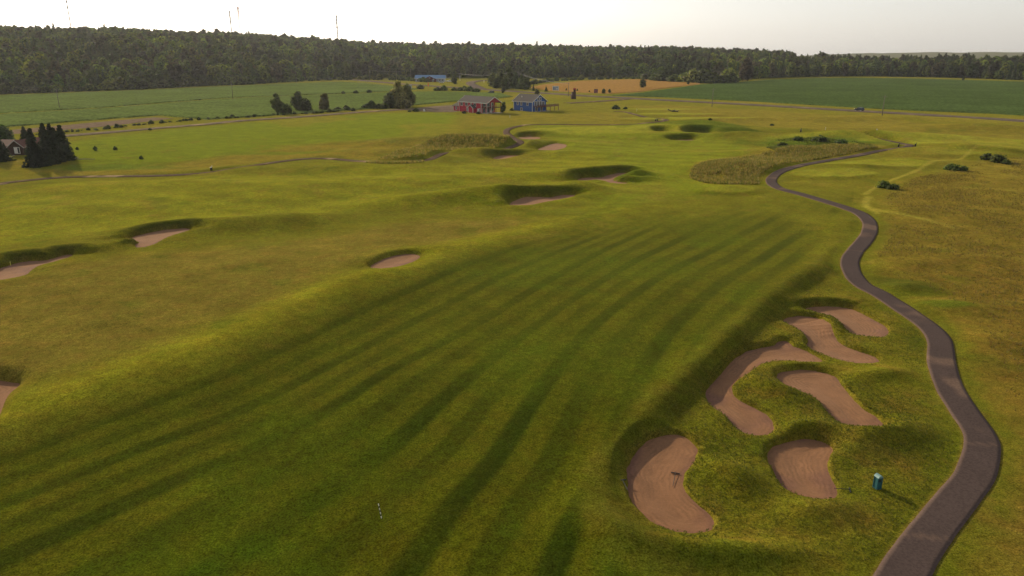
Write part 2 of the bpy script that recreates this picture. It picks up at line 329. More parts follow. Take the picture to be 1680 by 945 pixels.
def ground_material():
    m = bpy.data.materials.new('turf'); m.use_nodes = True; n = m.node_tree; L = n.links; b = n.nodes['Principled BSDF']
    b.inputs['Roughness'].default_value = .85; b.inputs['Specular IOR Level'].default_value = .0
    a = n.nodes.new('ShaderNodeAttribute'); a.attribute_name = 'Col'
    geo = n.nodes.new('ShaderNodeNewGeometry')
    def noise(sc, det=5, ro=.55):
        t = n.nodes.new('ShaderNodeTexNoise'); t.inputs['Scale'].default_value = sc; t.inputs['Detail'].default_value = det
        t.inputs['Roughness'].default_value = ro; L.new(geo.outputs['Position'], t.inputs['Vector']); return t
    def mr(src, lo, hi, a0=.3, a1=.7):
        r = n.nodes.new('ShaderNodeMapRange'); r.inputs[1].default_value = a0; r.inputs[2].default_value = a1
        r.inputs[3].default_value = lo; r.inputs[4].default_value = hi; L.new(src, r.inputs[0]); return r.outputs[0]
    def mul(x, y):
        r = n.nodes.new('ShaderNodeMath'); r.operation = 'MULTIPLY'
        for i, q in enumerate((x, y)):
            if isinstance(q, float): r.inputs[i].default_value = q
            else: L.new(q, r.inputs[i])
        return r.outputs[0]
    fine = noise(8, 7, .8); mid = noise(1.6, 6, .7); big = noise(.2, 5, .6)
    k = mul(mul(mr(fine.outputs[0], .28, 1.78, .37, .64), mr(mid.outputs[0], .76, 1.24, .34, .66)), mr(big.outputs[0], .80, 1.20))
    v = n.nodes.new('ShaderNodeVectorMath'); v.operation = 'SCALE'; L.new(a.outputs['Color'], v.inputs[0]); L.new(k, v.inputs['Scale'])
    hue = noise(.55, 5, .65); hm = n.nodes.new('ShaderNodeMix'); hm.data_type = 'RGBA'; hm.blend_type = 'MULTIPLY'
    L.new(mr(hue.outputs[0], 0, .6, .42, .66), hm.inputs[0]); L.new(v.outputs[0], hm.inputs[6]); hm.inputs[7].default_value = (1.25, .90, 1.25, 1)
    L.new(hm.outputs[2], b.inputs['Base Color'])
    b.inputs['Sheen Weight'].default_value = .0
    b1 = n.nodes.new('ShaderNodeBump'); b1.inputs['Strength'].default_value = 1
    L.new(mr(a.outputs['Alpha'], .05, .22, 0, 1), b1.inputs['Distance']); L.new(mid.outputs[0], b1.inputs['Height'])
    b2 = n.nodes.new('ShaderNodeBump'); b2.inputs['Strength'].default_value = 1
    L.new(mr(a.outputs['Alpha'], .03, .08, 0, 1), b2.inputs['Distance']); L.new(fine.outputs[0], b2.inputs['Height']); L.new(b1.outputs[0], b2.inputs['Normal'])
    L.new(b2.outputs[0], b.inputs['Normal'])
    b.inputs['Sheen Weight'].default_value = .10; b.inputs['Sheen Roughness'].default_value = .4; b.inputs['Sheen Tint'].default_value = (1, .88, .18, 1)
    return m
def sand_material():
    m = bpy.data.materials.new('sand'); m.use_nodes = True; n = m.node_tree; L = n.links; b = n.nodes['Principled BSDF']
    b.inputs['Roughness'].default_value = .95; b.inputs['Specular IOR Level'].default_value = .02
    b.inputs['Sheen Weight'].default_value = .12; b.inputs['Sheen Roughness'].default_value = .5; b.inputs['Sheen Tint'].default_value = (1, .8, .65, 1)
    a = n.nodes.new('ShaderNodeAttribute'); a.attribute_name = 'Col'       # R = rake coordinate (distance from edge), G = darker tone, in patches and along the edge
    sx = n.nodes.new('ShaderNodeSeparateColor'); L.new(a.outputs['Color'], sx.inputs[0])
    geo = n.nodes.new('ShaderNodeNewGeometry')
    t = n.nodes.new('ShaderNodeTexNoise'); t.inputs['Scale'].default_value = 1.1; t.inputs['Detail'].default_value = 6; L.new(geo.outputs['Position'], t.inputs['Vector'])
    t3 = n.nodes.new('ShaderNodeTexNoise'); t3.inputs['Scale'].default_value = 8; t3.inputs['Detail'].default_value = 4; L.new(geo.outputs['Position'], t3.inputs['Vector'])
    def ma(op, x, y=None):
        r = n.nodes.new('ShaderNodeMath'); r.operation = op
        for i, q in enumerate((x, y)):
            if q is None: continue
            if isinstance(q, (float, int)): r.inputs[i].default_value = q
            else: L.new(q, r.inputs[i])
        return r.outputs[0]
    ph = ma('ADD', ma('MULTIPLY', sx.outputs[0], 17.0), ma('MULTIPLY', t.outputs[0], 16.0))
    rake = ma('SINE', ph)
    t4 = n.nodes.new('ShaderNodeTexNoise'); t4.inputs['Scale'].default_value = .45; t4.inputs['Detail'].default_value = 2; L.new(geo.outputs['Position'], t4.inputs['Vector'])
    rr = ma('MULTIPLY', rake, ma('MAXIMUM', ma('MULTIPLY', ma('SUBTRACT', t4.outputs[0], .42), .55), .006))
    k = ma('ADD', ma('ADD', rr, ma('MULTIPLY', t.outputs[0], .55)), ma('ADD', ma('MULTIPLY', t3.outputs[0], .5), .46))
    cm = n.nodes.new('ShaderNodeMix'); cm.data_type = 'RGBA'; L.new(sx.outputs[1], cm.inputs[0])
    cm.inputs[6].default_value = (.27, .132, .065, 1); cm.inputs[7].default_value = (.22, .105, .065, 1)
    v = n.nodes.new('ShaderNodeVectorMath'); v.operation = 'SCALE'; L.new(cm.outputs[2], v.inputs[0]); L.new(k, v.inputs['Scale']); L.new(v.outputs[0], b.inputs['Base Color'])
    bp = n.nodes.new('ShaderNodeBump'); bp.inputs['Distance'].default_value = .008; bp.inputs['Strength'].default_value = 1
    L.new(ma('ADD', ma('MULTIPLY', rake, .35), ma('MULTIPLY', t3.outputs[0], 3.0)), bp.inputs['Height']); L.new(bp.outputs[0], b.inputs['Normal'])
    return m

M = dict(
 turf=ground_material(), sand=sand_material(),
 asphalt=mat('asphalt', (.088, .062, .055), .9, .04, noise=7, bump=.01, bscale=14, var=.2, attr='Col'),
 gravel=mat('gravel', (.20, .15, .11), .95, 0, noise=.5, bump=.05, bscale=3, attr='Col'),
 highway=mat('highway', (.15, .115, .10), .95, 0, noise=.3, attr='Col'),
 soil=mat('soil', (.21, .145, .10), .95, 0, noise=.4, bump=.08, bscale=1.2),
 crop_left=mat('crop_left', (.125, .165, .040), .9, 0, noise=.8, bump=.35, bscale=1.6, var=.5, attr='Col'),
 crop_right=mat('crop_right', (.078, .115, .032), .9, 0, noise=.7, bump=.35, bscale=1.5, var=.5, attr='Col'),
 wheat=mat('wheat', (.36, .20, .055), .9, 0, noise=.35, bump=.3, bscale=1.2, var=.25),
 leaf=mat('leaf', (1, 1, 1), .7, .25, attr='Col', transl=.34, noise=.35, var=.3),
 bark=mat('bark', (.11, .085, .06), .9, .1, noise=3),
 grassblade=mat('grass_blade', (1, 1, 1), .75, .2, attr='Col', transl=.35),
 red=mat('red_siding', (.46, .032, .055), .7, .25, noise=.8, var=.12),
 redtrim=mat('dark_red_siding', (.30, .018, .03), .7, .25, noise=.8, var=.1),
 blue=mat('blue_siding', (.042, .11, .34), .65, .25, noise=.8, var=.12),
 darkred=mat('weathered_dark_red', (.10, .022, .026), .8, .1, noise=.8, var=.3),
 darkbrown=mat('brown_boards', (.06, .032, .025), .8, .2, noise=1.5, var=.25),
 redwood=mat('stained_wood', (.14, .055, .04), .8, .2, noise=2.5, var=.3),
 white=mat('white_paint', (.74, .70, .64), .6, .3, noise=3, var=.06),
 shingle=mat('roof_shingle', (.10, .085, .078), .9, .15, noise=5, bump=.03, bscale=9, var=.3),
 bluemetal=mat('blue_metal_roof', (.14, .27, .45), .5, .3, noise=.4, var=.1),
 glass=mat('window_glass', (.03, .035, .04), .12, .6),
 palewall=mat('pale_siding', (.33, .33, .34), .8, .2, noise=1, var=.12),
 concrete=mat('concrete', (.42, .38, .34), .9, .2, noise=2, var=.15),
 pole=mat('weathered_pole', (.20, .17, .14), .9, .1, noise=3, var=.25),
 wire=mat('wire', (.10, .10, .10), .6, .3),
 steel=mat('galvanised_steel', (.16, .155, .155), .5, .5, metal=.3),
 dark=mat('dark_paint', (.02, .02, .022), .5, .4), navy=mat('navy_car_paint', (.014, .02, .04), .25, .6),
 silver=mat('silver_car_paint', (.5, .5, .5), .3, .6, metal=.3), carwhite=mat('white_car_paint', (.75, .75, .73), .3, .5),
 rubber=mat('tyre_rubber', (.015, .015, .015), .9, .1), lamp=mat('headlamp_lens', (.9, .9, .85), .2, .6, emit=(1.0, .9, .7)),
 teal=mat('teal_plastic', (.022, .10, .11), .55, .35, noise=6, var=.1), tealtop=mat('pale_lid', (.16, .28, .27), .5, .35, noise=6, var=.1),
 black=mat('black_paint', (.01, .01, .01), .6, .3), orange=mat('orange_cloth', (.85, .20, .09), .7, .2),
 rust=mat('rusty_brown_timber', (.075, .038, .03), .85, .2, noise=1.2, var=.35), yellow=mat('yellow_paint', (.7, .6, .08), .6, .3),
 signblue=mat('sign_print', (.22, .24, .29), .6, .3, noise=.9, var=.5), signred=mat('sign_print_red', (.20, .05, .07), .6, .3, noise=1.1, var=.6),
 redlamp=mat('tower_red', (.5, .10, .07), .6, .3),
)

# ------------------------------------------------------------------ mesh helpers
def mesh_from(name, V, F, mt=None, smooth=False, col=None, mats=None, fmat=None):
    me = bpy.data.meshes.new(name)
    V = np.asarray(V, np.float32)
    if isinstance(F, np.ndarray):
        k = F.shape[1]; me.vertices.add(len(V)); me.vertices.foreach_set('co', V.ravel())
        me.loops.add(F.size); me.loops.foreach_set('vertex_index', F.ravel().astype(np.int32))
        me.polygons.add(len(F)); me.polygons.foreach_set('loop_start', np.arange(0, F.size, k, dtype=np.int32))
        me.polygons.foreach_set('loop_total', np.full(len(F), k, np.int32)); me.update(calc_edges=True)
    else: me.from_pydata(V.tolist(), [], F)
    if mt: me.materials.append(mt)
    if mats:
        for q in mats: me.materials.append(q)
        me.polygons.foreach_set('material_index', np.asarray(fmat, np.int32))
    if smooth: me.polygons.foreach_set('use_smooth', np.ones(len(me.polygons), bool))
    if col is not None:
        at = me.color_attributes.new('Col', 'FLOAT_COLOR', 'POINT'); at.data.foreach_set('color', np.asarray(col, np.float32).ravel())
    me.validate() if not isinstance(F, np.ndarray) else None
    return me
def obj(name, me, parent=None, loc=None, rz=None):
    o = bpy.data.objects.new(name, me); COL.objects.link(o)
    if parent is not None: o.parent = parent
    if loc is not None: o.location = loc
    if rz is not None: o.rotation_euler[2] = rz
    return o
def tag(o, label, cat, group=None):
    o['label'] = label; o['category'] = cat
    if group: o['group'] = group
    return o
def empty(name, loc, rz=0, label='', cat='', group=None):
    o = bpy.data.objects.new(name, None); COL.objects.link(o); o.location = loc; o.rotation_euler[2] = rz; o.empty_display_size = .5
    return tag(o, label, cat, group)
def copy_tree(o, parent=None):
    c = o.copy(); COL.objects.link(c); c.parent = parent
    for ch in list(o.children): copy_tree(ch, c)
    return c
class MB:
    def __init__(s): s.V = []; s.F = []
    def add(s, V, F):
        n = len(s.V); s.V += [tuple(v) for v in V]; s.F += [tuple(i + n for i in f) for f in F]; return s
    def box(s, x0, x1, y0, y1, z0, z1):
        return s.add([(x0,y0,z0),(x1,y0,z0),(x1,y1,z0),(x0,y1,z0),(x0,y0,z1),(x1,y0,z1),(x1,y1,z1),(x0,y1,z1)],
                     [(0,3,2,1),(4,5,6,7),(0,1,5,4),(1,2,6,5),(2,3,7,6),(3,0,4,7)])
    def slab(s, quad, th):
        """a thick sheet: four top corners, thickness downwards"""
        q = [tuple(p) for p in quad]; b = [(p[0], p[1], p[2] - th) for p in q]
        return s.add(q + b, [(0,1,2,3),(7,6,5,4),(0,4,5,1),(1,5,6,2),(2,6,7,3),(3,7,4,0)])
    def prism(s, pts, a, b, axis='y'):
        """outline pts (u, z) swept along an axis from a to b"""
        n = len(pts)
        f = (lambda u, z, t: (u, t, z)) if axis == 'y' else (lambda u, z, t: (t, u, z))
        V = [f(u, z, a) for u, z in pts] + [f(u, z, b) for u, z in pts]
        F = [tuple(range(n))[::-1], tuple(range(n, 2 * n))] + [(i, (i + 1) % n, n + (i + 1) % n, n + i) for i in range(n)]
        return s.add(V, F)
    def tube(s, p0, p1, r0, r1=None, n=8):
        r1 = r0 if r1 is None else r1
        p0 = np.array(p0, float); p1 = np.array(p1, float); d = p1 - p0; d /= np.linalg.norm(d)
        a = np.cross(d, [0, 0, 1.]) if abs(d[2]) < .95 else np.cross(d, [1., 0, 0]); a /= np.linalg.norm(a); b = np.cross(d, a)
        V = []
        for p, r in ((p0, r0), (p1, r1)):
            for i in range(n):
                t = 2 * math.pi * i / n; V.append(tuple(p + r * (math.cos(t) * a + math.sin(t) * b)))
        return s.add(V, [tuple(range(n)), tuple(range(n, 2 * n))[::-1]] + [(i, n + i, n + (i + 1) % n, (i + 1) % n) for i in range(n)])
    def build(s, name, mt, parent=None, smooth=False, loc=None, rz=None):
        me = mesh_from(name, s.V, s.F, M[mt] if isinstance(mt, str) else mt, smooth)
        return obj(name, me, parent, loc, rz)
def zat(x, y):
    a, b = np.array([x], float), np.array([y], float)
    z, _ = carve(a, b, base_height(a, b)); return float(z[0])
def GZ(px, py):
    """point of the real terrain seen at a photo position"""
    z = 0.
    for _ in range(6): x, y = G(px, py, z); z = .5 * z + .5 * zat(x, y)
    x, y = G(px, py, z); return (x, y, zat(x, y))

# ------------------------------------------------------------------ the ground
def ground():
    rows = [-60, -40, -25, -12, 0, 8, 15, 20, 24]
    y = 27.
    while y < 200: rows.append(y); y *= 1.0047
    while y < 460: rows.append(y); y *= 1.0065
    while y < 1000: rows.append(y); y *= 1.016
    while y < 9000: rows.append(y); y *= 1.035
    rows = np.array(rows)
    inner = np.arange(-.80, .8001, .0034)
    outer = .80 + np.cumsum(np.geomspace(.005, .11, 22))
    us = np.concatenate([-outer[::-1], inner, outer])
    wy = np.sqrt(np.maximum(rows, 0) ** 2 + 12 ** 2)
    X = us[None, :] * wy[:, None]; Y = np.repeat(rows[:, None], len(us), 1)
    x, y = X.ravel(), Y.ravel()
    zb = base_height(x, y); z, bm = carve(x, y, zb)
    nr, nc = X.shape
    i = np.arange(nr - 1)[:, None] * nc + np.arange(nc - 1)[None, :]
    F = np.stack([i, i + 1, i + nc + 1, i + nc], -1).reshape(-1, 4)
    # ---- kinds of turf
    n1 = fbm(x, y, 9, 41, 5); n2 = fbm(x, y, 40, 43, 4); n3 = fbm(x, y, 2.5, 47, 4)
    C = np.empty((len(x), 4)); rough = np.array([.150, .138, .026])
    C[:, :3] = rough; C[:, 3] = .5
    def paint(mask, col, al=None, k=1.0):
        mk = np.clip(mask * k, 0, 1)[:, None]
        C[:, :3] = C[:, :3] * (1 - mk) + np.array(col)[None, :] * mk
        if al is not None: C[:, 3] = C[:, 3] * (1 - mk[:, 0]) + al * mk[:, 0]
    def region(pts, feather, z=0, wob=1.0, wsc=6, smooth=True):
        P = GP(pts, z); P = smooth_closed(P, 3) if smooth else P
        lo = P.min(0) - feather * 2 - 5; hi = P.max(0) + feather * 2 + 5
        m = (x > lo[0]) & (x < hi[0]) & (y > lo[1]) & (y < hi[1]); out = np.zeros(len(x))
        if m.any():
            sd = poly_sd(P, x[m], y[m]) + wob * 2 * fbm(x[m], y[m], wsc, 77, 4); out[m] = 1 - sstep(-feather, feather, sd)
        return out
    GREEN = (.105, .120, .018); DRY = (.215, .142, .055); LUSH = (.115, .155, .022); PALE = (.26, .25, .055); TAN = (.27, .175, .07)
    paint(sstep(-.05, .12, n2), (.175, .145, .032), k=.6)
    # everything beyond the highway and the forest floor
    de = edge_dist(x, y); r = np.hypot(x, y)
    paint(sstep(-8, 8, r - de) * (y > 300), (.035, .05, .018), 1)
    paint(sstep(1500, 2200, r) * (y > 300), (.028, .038, .10), 1)  # distant forest, with the blue of haze put into its colour
    sdE = polyline_sd(L_E, x, y); sdR = polyline_sd(L_R, x, y); sA = polyline_sd(L_A, x, y)
    # mid fairways, left field, right native area
    paint(region([(-300,330),(0,318),(200,300),(420,290),(600,280),(800,268),(960,245),(1120,240),(1200,255),(1130,285),(1200,300),(1000,320),(860,340),(640,345),(430,362),(180,385),(-20,415),(-300,450)], 3, 0, 2, 12), (.205, .195, .028), .2, .8)
    paint(region([(880,205),(1010,206),(1120,215),(1200,235),(1240,250),(1130,290),(1180,310),(1060,330),(960,345),(1000,300),(1000,262),(930,245),(900,225)], 4, 0, 2, 10), (.165, .19, .024), .2, .8)
    paint(region([(120,232),(340,208),(600,188),(730,186),(760,200),(700,228),(560,232),(380,255),(140,270)], 5, 0, 3, 12), (.150, .185, .022), .6, .95)
    paint(region([(0,272),(30,262),(220,275),(330,262),(480,240),(640,236),(700,240),(640,262),(520,259),(400,270),(250,285),(120,286)], 4, 0, 4, 14), (.24, .165, .06), .9, .75)
    paint(region([(600,262),(700,232),(800,222),(828,226),(845,238),(800,245),(720,250),(690,264)], 3, 0, 1, 8), (.185, .145, .05), .9, .8)
    paint(region([(760,190),(900,188),(1000,184),(1060,196),(1020,203),(900,202),(800,208),(740,212)], 5, 0, 3, 12), (.22, .165, .055), .8, .7)
    paint(region([(1030,172),(1250,180),(1460,198),(1700,214),(1700,232),(1500,222),(1320,214),(1200,208),(1100,185)], 6, 0, 6, 20), (.215, .155, .055), .7, .75)
    nat = region([(1455,320),(1500,295),(1560,280),(1640,262),(1720,258),(1900,250),(2100,700),(1900,1000),(1720,1000),(1640,945),(1655,850),(1690,740),(1640,640),(1600,540),(1520,490),(1450,440),(1440,400),(1460,350)], 4, 0, 2.2, 8)
    paint(nat, DRY, .9, .92)
    paint(region([(1540,440),(1700,430),(1900,600),(1900,900),(1660,860),(1660,700),(1600,560)], 6, 0, 4, 12), (.235, .14, .06), 1, .6)
    # plateau of dry rough left of the fairway
    brn = region([(-400,560),(-100,480),(60,440),(220,412),(420,395),(560,372),(700,352),(830,352),(860,362),(740,395),(640,408),(560,450),(430,515),(300,560),(150,612),(0,660),(-200,740)], 5, 1.4, 3.5, 12)
    paint(brn, (.195, .142, .062), .8, .9)
    paint(np.exp(-((sdR - .5) / 3.0) ** 2) * (y < 140) * (y > 25), (.225, .205, .03), .5, .75)  # sunlit ridge crest, its brightness put into the turf colour
    # striped fairway
    fmask = sstep(-.5, 3.5, -sdE + n3) * sstep(2.0, 7.0, -sdR + 2 * n1) * (1 - sstep(108, 134, y - .55 * (x - 20) + 12 * n2)) * (y > -80)
    fmask *= 1 - region([(1230,330),(1340,345),(1420,380),(1400,420),(1330,420),(1330,380)], 4, 0, 2, 8) * .8
    wob = .35 * fbm(x, y, 14, 91, 3)
    sL = polyline_sd(L_L, x, y)
    dA, dL, dR = abs(sA), abs(sL), abs(sdR)
    # the mowing lines run with the fairway and open out towards its near left end
    q = np.where(sA > 0, -sA / 3.75, np.where(sL > 0, 4.0 * dA / (dA + dL + .01), 4.0 + 6.0 * dL / (dL + dR + .01)))
    st = np.cos((q + .12 * wob) * 2 * math.pi)
    st2 = sstep(-.45, .6, st) * (.85 + .22 * np.cos(q * math.pi + .4) + .5 * n2)
    st2 *= np.clip(.86 + 1.1 * fbm(x, y, 11, 301, 4), .3, 1.05)
    base = np.array([.078, .081, .011])[None, :] * (1 - st2[:, None]) + np.array([.018, .034, .006])[None, :] * st2[:, None]
    gl = (sstep(.02, .2, fbm(x, y, 16, 63, 4)) * .5)[:, None]
    base = base * (1 - gl) + np.array([.052, .082, .009]) * gl
    fm = (fmask * .93)[:, None]; C[:, :3] = C[:, :3] * (1 - fm) + base * fm; C[:, 3] = C[:, 3] * (1 - fmask) + .12 * fmask
    # subtle mowing of the far fairway
    far_f = region([(880,205),(1100,215),(1240,250),(1130,290),(960,345),(600,340),(200,370),(0,330),(420,295),(800,270)], 4)
    mow = 1 + .10 * far_f * np.sin((y * .93 + x * .36) * 2 * math.pi / 9 + 3 * n2)
    C[:, :3] *= mow[:, None]
    # tees and greens
    for (mx, my, a_, b_, h, an), kk in zip(PW, [.8, .8, .6, .6, .6, .7, .8, .9, .7, .8]):
        dx, dy = x - mx, y - my; a = dx * math.cos(an) + dy * math.sin(an); b = -dx * math.sin(an) + dy * math.cos(an)
        paint(1 - sstep(.86, 1.06, np.sqrt((a / a_) ** 2 + (b / b_) ** 2) + .12 * n3), PALE, .05, kk)
    # mounds with long green grass
    for px, py, ra, rb, c in [(1345,232,26,9,(.07,.13,.03)), (1165,210,16,9,(.085,.13,.025)), (1105,206,20,8,(.10,.13,.025)), (740,230,34,9,(.13,.15,.06)), (460,246,20,4,(.15,.18,.03)), (1212,215,9,5,(.05,.09,.02)), (1010,285,9,4,(.09,.12,.018)), (1490,468,5,2,(.11,.12,.02)), (1560,490,3,1.5,(.12,.16,.03)), (170,268,20,6,(.10,.15,.03)), (1470,455,5,3,(.075,.085,.025))]:
        mx, my = G(px, py, 1); k = np.sqrt(((x - mx) / ra) ** 2 + ((y - my) / rb) ** 2) + .9 * n1
        paint(1 - sstep(.6, 1.25, k), c, 1, .85)
    tg = region([(1132,282),(1150,270),(1220,258),(1290,245),(1370,240),(1430,240),(1460,246),(1390,256),(1310,268),(1270,278),(1250,295),(1180,297),(1140,290)], 1.2, 0, .8, 5)
    paint(tg, (.27, .19, .07), 1, .85)
    # ground disturbed near bunkers of the near group: browner mounds, brighter lips
    nb = region([(1340,440),(1400,450),(1530,560),(1530,640),(1580,720),(1560,800),(1480,900),(1300,900),(1100,920),(1010,860),(1000,790),(1100,700),(1250,540)], 2, 0, 1, 5)
    paint(nb * sstep(.0, .16, n3 + .5 * n1), (.19, .125, .045), .8, .65)
    lipm = np.zeros(len(x))
    for B in BK[:6]:
        P = B['P']; m = (abs(x - P[:, 0].mean()) < 12) & (abs(y - P[:, 1].mean()) < 14)
        if m.any(): sd = poly_sd(P, x[m], y[m]); lipm[m] = np.maximum(lipm[m], sstep(-.2, .1, sd) * np.exp(-np.maximum(sd, 0) / .7))
    paint(lipm, (.135, .150, .020), .4, .6)
    for Wp in (W_MAIN, W_FAR):
        d = np.full(len(x), 99.); m = (y < 420)
        d[m] = abs(polyline_sd(Wp, x[m], y[m]))
        paint(1 - sstep(1.6, 3.6, d + 1.5 * n3), (.115, .125, .020), .3, .7)
        paint((1 - sstep(1.15, 1.5, d)) , (.23, .16, .085), .6, .8)
    # wear: bare scuffs and clover patches
    paint(sstep(.17, .26, fbm(x, y, 5, 201, 4)) * (y < 260) * (1 - fmask), (.22, .15, .06), .7, .45)
    paint(sstep(.16, .25, fbm(x, y, 7, 222, 4)) * (y < 300), (.06, .105, .015), .4, .35)
    paint(sstep(.12, .22, fbm(x, y, 30, 232, 4)) * (y > 150) * (r < de), (.24, .175, .06), .7, .5)
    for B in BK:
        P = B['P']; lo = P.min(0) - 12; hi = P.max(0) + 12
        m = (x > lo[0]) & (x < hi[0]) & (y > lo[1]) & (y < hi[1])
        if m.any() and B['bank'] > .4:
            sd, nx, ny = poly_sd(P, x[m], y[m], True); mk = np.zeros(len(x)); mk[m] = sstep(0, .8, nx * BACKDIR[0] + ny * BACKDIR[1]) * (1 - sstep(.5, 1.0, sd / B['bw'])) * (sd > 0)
            paint(mk, (.055, .062, .015), .9, .85)  # long grass on banks turned from the sun, their shade deepened in the colour
    paint((1 - sstep(.8, 2.2, abs(polyline_sd(GP([(-220,197),(0,187.3),(170,177.5),(340,164),(420,159.3),(620,150.5)]), x, y)))) * (y > 200), (.06, .065, .02), 1, .9)
    paint((1 - sstep(.2, 1.6, abs(sdE - .3) - .9)) * (y < 95) * sstep(-.3, .6, n3 + .6), (.085, .085, .02), .9, .6)  # long grass on the fairway bank, painted darker to strengthen its shade
    for tr, tw in (([(1420,318),(1440,306),(1500,283),(1535,267),(1575,262),(1603,251),(1680,250)], .5), ([(1425,322),(1420,338),(1450,350),(1520,362),(1560,372)], .7), ([(1418,340),(1440,352)], .5)):
        paint(1 - sstep(tw * .4, tw * 1.6, abs(polyline_sd(smooth_open(GP(tr), 3), x, y)) + .5 * n3), (.36, .29, .11), .3, .7)
    paint(sstep(.17, .27, fbm(x, y, 1.7, 261, 3)) * nat, (.12, .09, .025), 1, .7)
    paint(sstep(.16, .26, fbm(x + 3 * y, y * 2, 9, 271, 3)) * nat, (.27, .20, .075), 1, .5)
    paint(bm, (.17, .115, .055), .6, .55)
    C[:, :3] *= (1 + .35 * n3 * (C[:, 3] > .25) + .25 * n1)[:, None]
    C[:, :3] *= np.array([.92, 1.02, .34])[None]
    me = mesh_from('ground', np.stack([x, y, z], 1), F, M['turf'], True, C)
    o = obj('ground', me); o['kind'] = 'structure'
    return o
ground()

# ------------------------------------------------------------------ sand
for B in BK:
    P = B['P']; far = P[:, 1].mean() > 90; step = .16 if not far else .3
    lo = P.min(0) - .8; hi = P.max(0) + .8
    gx = np.arange(lo[0], hi[0] + step, step); gy = np.arange(lo[1], hi[1] + step, step)
    X, Y = np.meshgrid(gx, gy); x, y = X.ravel(), Y.ravel()
    sd = poly_sd(P, x, y); z = base_height(x, y) - B['dep'] * .9 - .12 * sstep(0, 2.2, -sd) + .03 * fbm(x, y, .9, 55, 3)
    nr, nc = X.shape; i = np.arange(nr - 1)[:, None] * nc + np.arange(nc - 1)[None, :]
    F = np.stack([i, i + 1, i + nc + 1, i + nc], -1).reshape(-1, 4)
    keep = (sd[F] < (.34 if not far else .6)).all(1); F = F[keep]
    used, inv = np.unique(F, return_inverse=True); F = inv.reshape(-1, 4)
    col = np.stack([np.clip(-sd, 0, 9) / 1.0, sstep(.05, .3, fbm(x, y, 4, 61, 3) + .25 * np.exp(-np.abs(sd) / .35)), sd * 0, sd * 0 + 1], 1)[used]
    o = obj('sand_bunker', mesh_from('bunker_sand', np.stack([x, y, z], 1)[used], F, M['sand'], True, col))
    tag(o, B['lab'], 'bunker', 'sand bunkers on the golf course'); B['z_sand'] = float(z[sd < -.2].mean()) if (sd < -.2).any() else 0

# ------------------------------------------------------------------ paths and roads
def ribbon(name, W, width, mt, lift, skirt=.12, cols=(1, 1, 1), edge=None, jitter=.05, nacross=7, step=None, seed=1):
    W = np.asarray(W, float)
    seg = np.hypot(*np.diff(W, axis=0).T); s = np.concatenate([[0], np.cumsum(seg)])
    n = int(s[-1] / (step or .6)) + 1; ss = np.linspace(0, s[-1], n)
    x = np.interp(ss, s, W[:, 0]); y = np.interp(ss, s, W[:, 1])
    tx, ty = np.gradient(x), np.gradient(y); l = np.hypot(tx, ty); nx, ny = -ty / l, tx / l
    a = np.linspace(-1, 1, nacross); a = np.concatenate([[-1], a, [1]])
    wl = width / 2 * (1 + jitter * 2 * fbm(ss, ss * 0, 3, seed, 3)); 
    X = x[:, None] + nx[:, None] * a[None] * wl[:, None]; Y = y[:, None] + ny[:, None] * a[None] * wl[:, None]
    Z = base_height(X.ravel(), Y.ravel()).reshape(X.shape)
    D = np.hypot(X, Y); Z = Z + lift + .00025 * D
    Z[:, 0] -= skirt + .0004 * D[:, 0]; Z[:, -1] -= skirt + .0004 * D[:, -1]
    nr, nc = X.shape; i = np.arange(nr - 1)[:, None] * nc + np.arange(nc - 1)[None, :]
    F = np.stack([i, i + nc, i + nc + 1, i + 1], -1).reshape(-1, 4)
    c = np.ones((X.size, 4)); k = 1 + .22 * fbm(X.ravel(), Y.ravel(), 2.2, seed + 5, 4) 
    dust = sstep(.1, .25, fbm(X.ravel(), Y.ravel(), 5.0, seed + 9, 3)) * .9
    if edge: dust = np.maximum(dust, sstep(.78, 1.0, abs(np.repeat(a[None], nr, 0).ravel())) * edge)
    if name == 'cart_path' and mt == 'asphalt':
        for cx_, cy_, tilt in ((1500, 874, .35), (1545, 716, .2), (1546, 600, 0.0), (1405, 412, .1), (1420, 372, 0.)):
            gx_, gy_ = G(cx_, cy_); j_ = int(np.argmin((x - gx_) ** 2 + (y - gy_) ** 2)); dd_ = ss[:, None] - ss[j_] + tilt * a[None] * 2.2
            dust = np.maximum(dust, (.55 * (abs(dd_) < .2)).ravel())
    c[:, :3] = k[:, None] * (np.array(cols)[None] * (1 - dust[:, None]) + np.array((1.9, 1.75, 1.45))[None] * dust[:, None])
    o = obj(name, mesh_from(name, np.stack([X.ravel(), Y.ravel(), Z.ravel()], 1), F, M[mt], True, c)); o['kind'] = 'structure'
    return o, (ss, x, y)
ribbon('cart_path', W_MAIN, 2.4, 'asphalt', .05, edge=.55, step=.35, nacross=9)
ribbon('cart_path', W_FAR, 2.4, 'gravel', .05, cols=(.66, .60, .60), step=.8, seed=4)
HWY = [(400,121.5),(520,127.5),(585,131.5),(660,138),(720,142),(780,146),(840,150),(900,153.5),(960,157.5),(1010,160),(1080,164),(1240,172.5),(1400,182),(1540,190),(1680,199),(1850,211),(2100,228)]
ribbon('highway', smooth_open(GP(HWY), 4), 11, 'highway', .10, .4, step=4, jitter=.1)
ribbon('side_road', smooth_open(GP([(792,147),(778,141),(772,136),(790,132.5),(830,131)]), 3), 9, 'highway', .16, .4, step=4)
ribbon('gravel_road', smooth_open(GP([(-200,248),(0,234),(60,228),(108,222.5),(220,213),(340,204),(400,198),(525,189.5),(590,184.5),(668,179.5),(712,177)]), 3), 6.0, 'gravel', .08, .3, step=2, seed=3, jitter=.12)
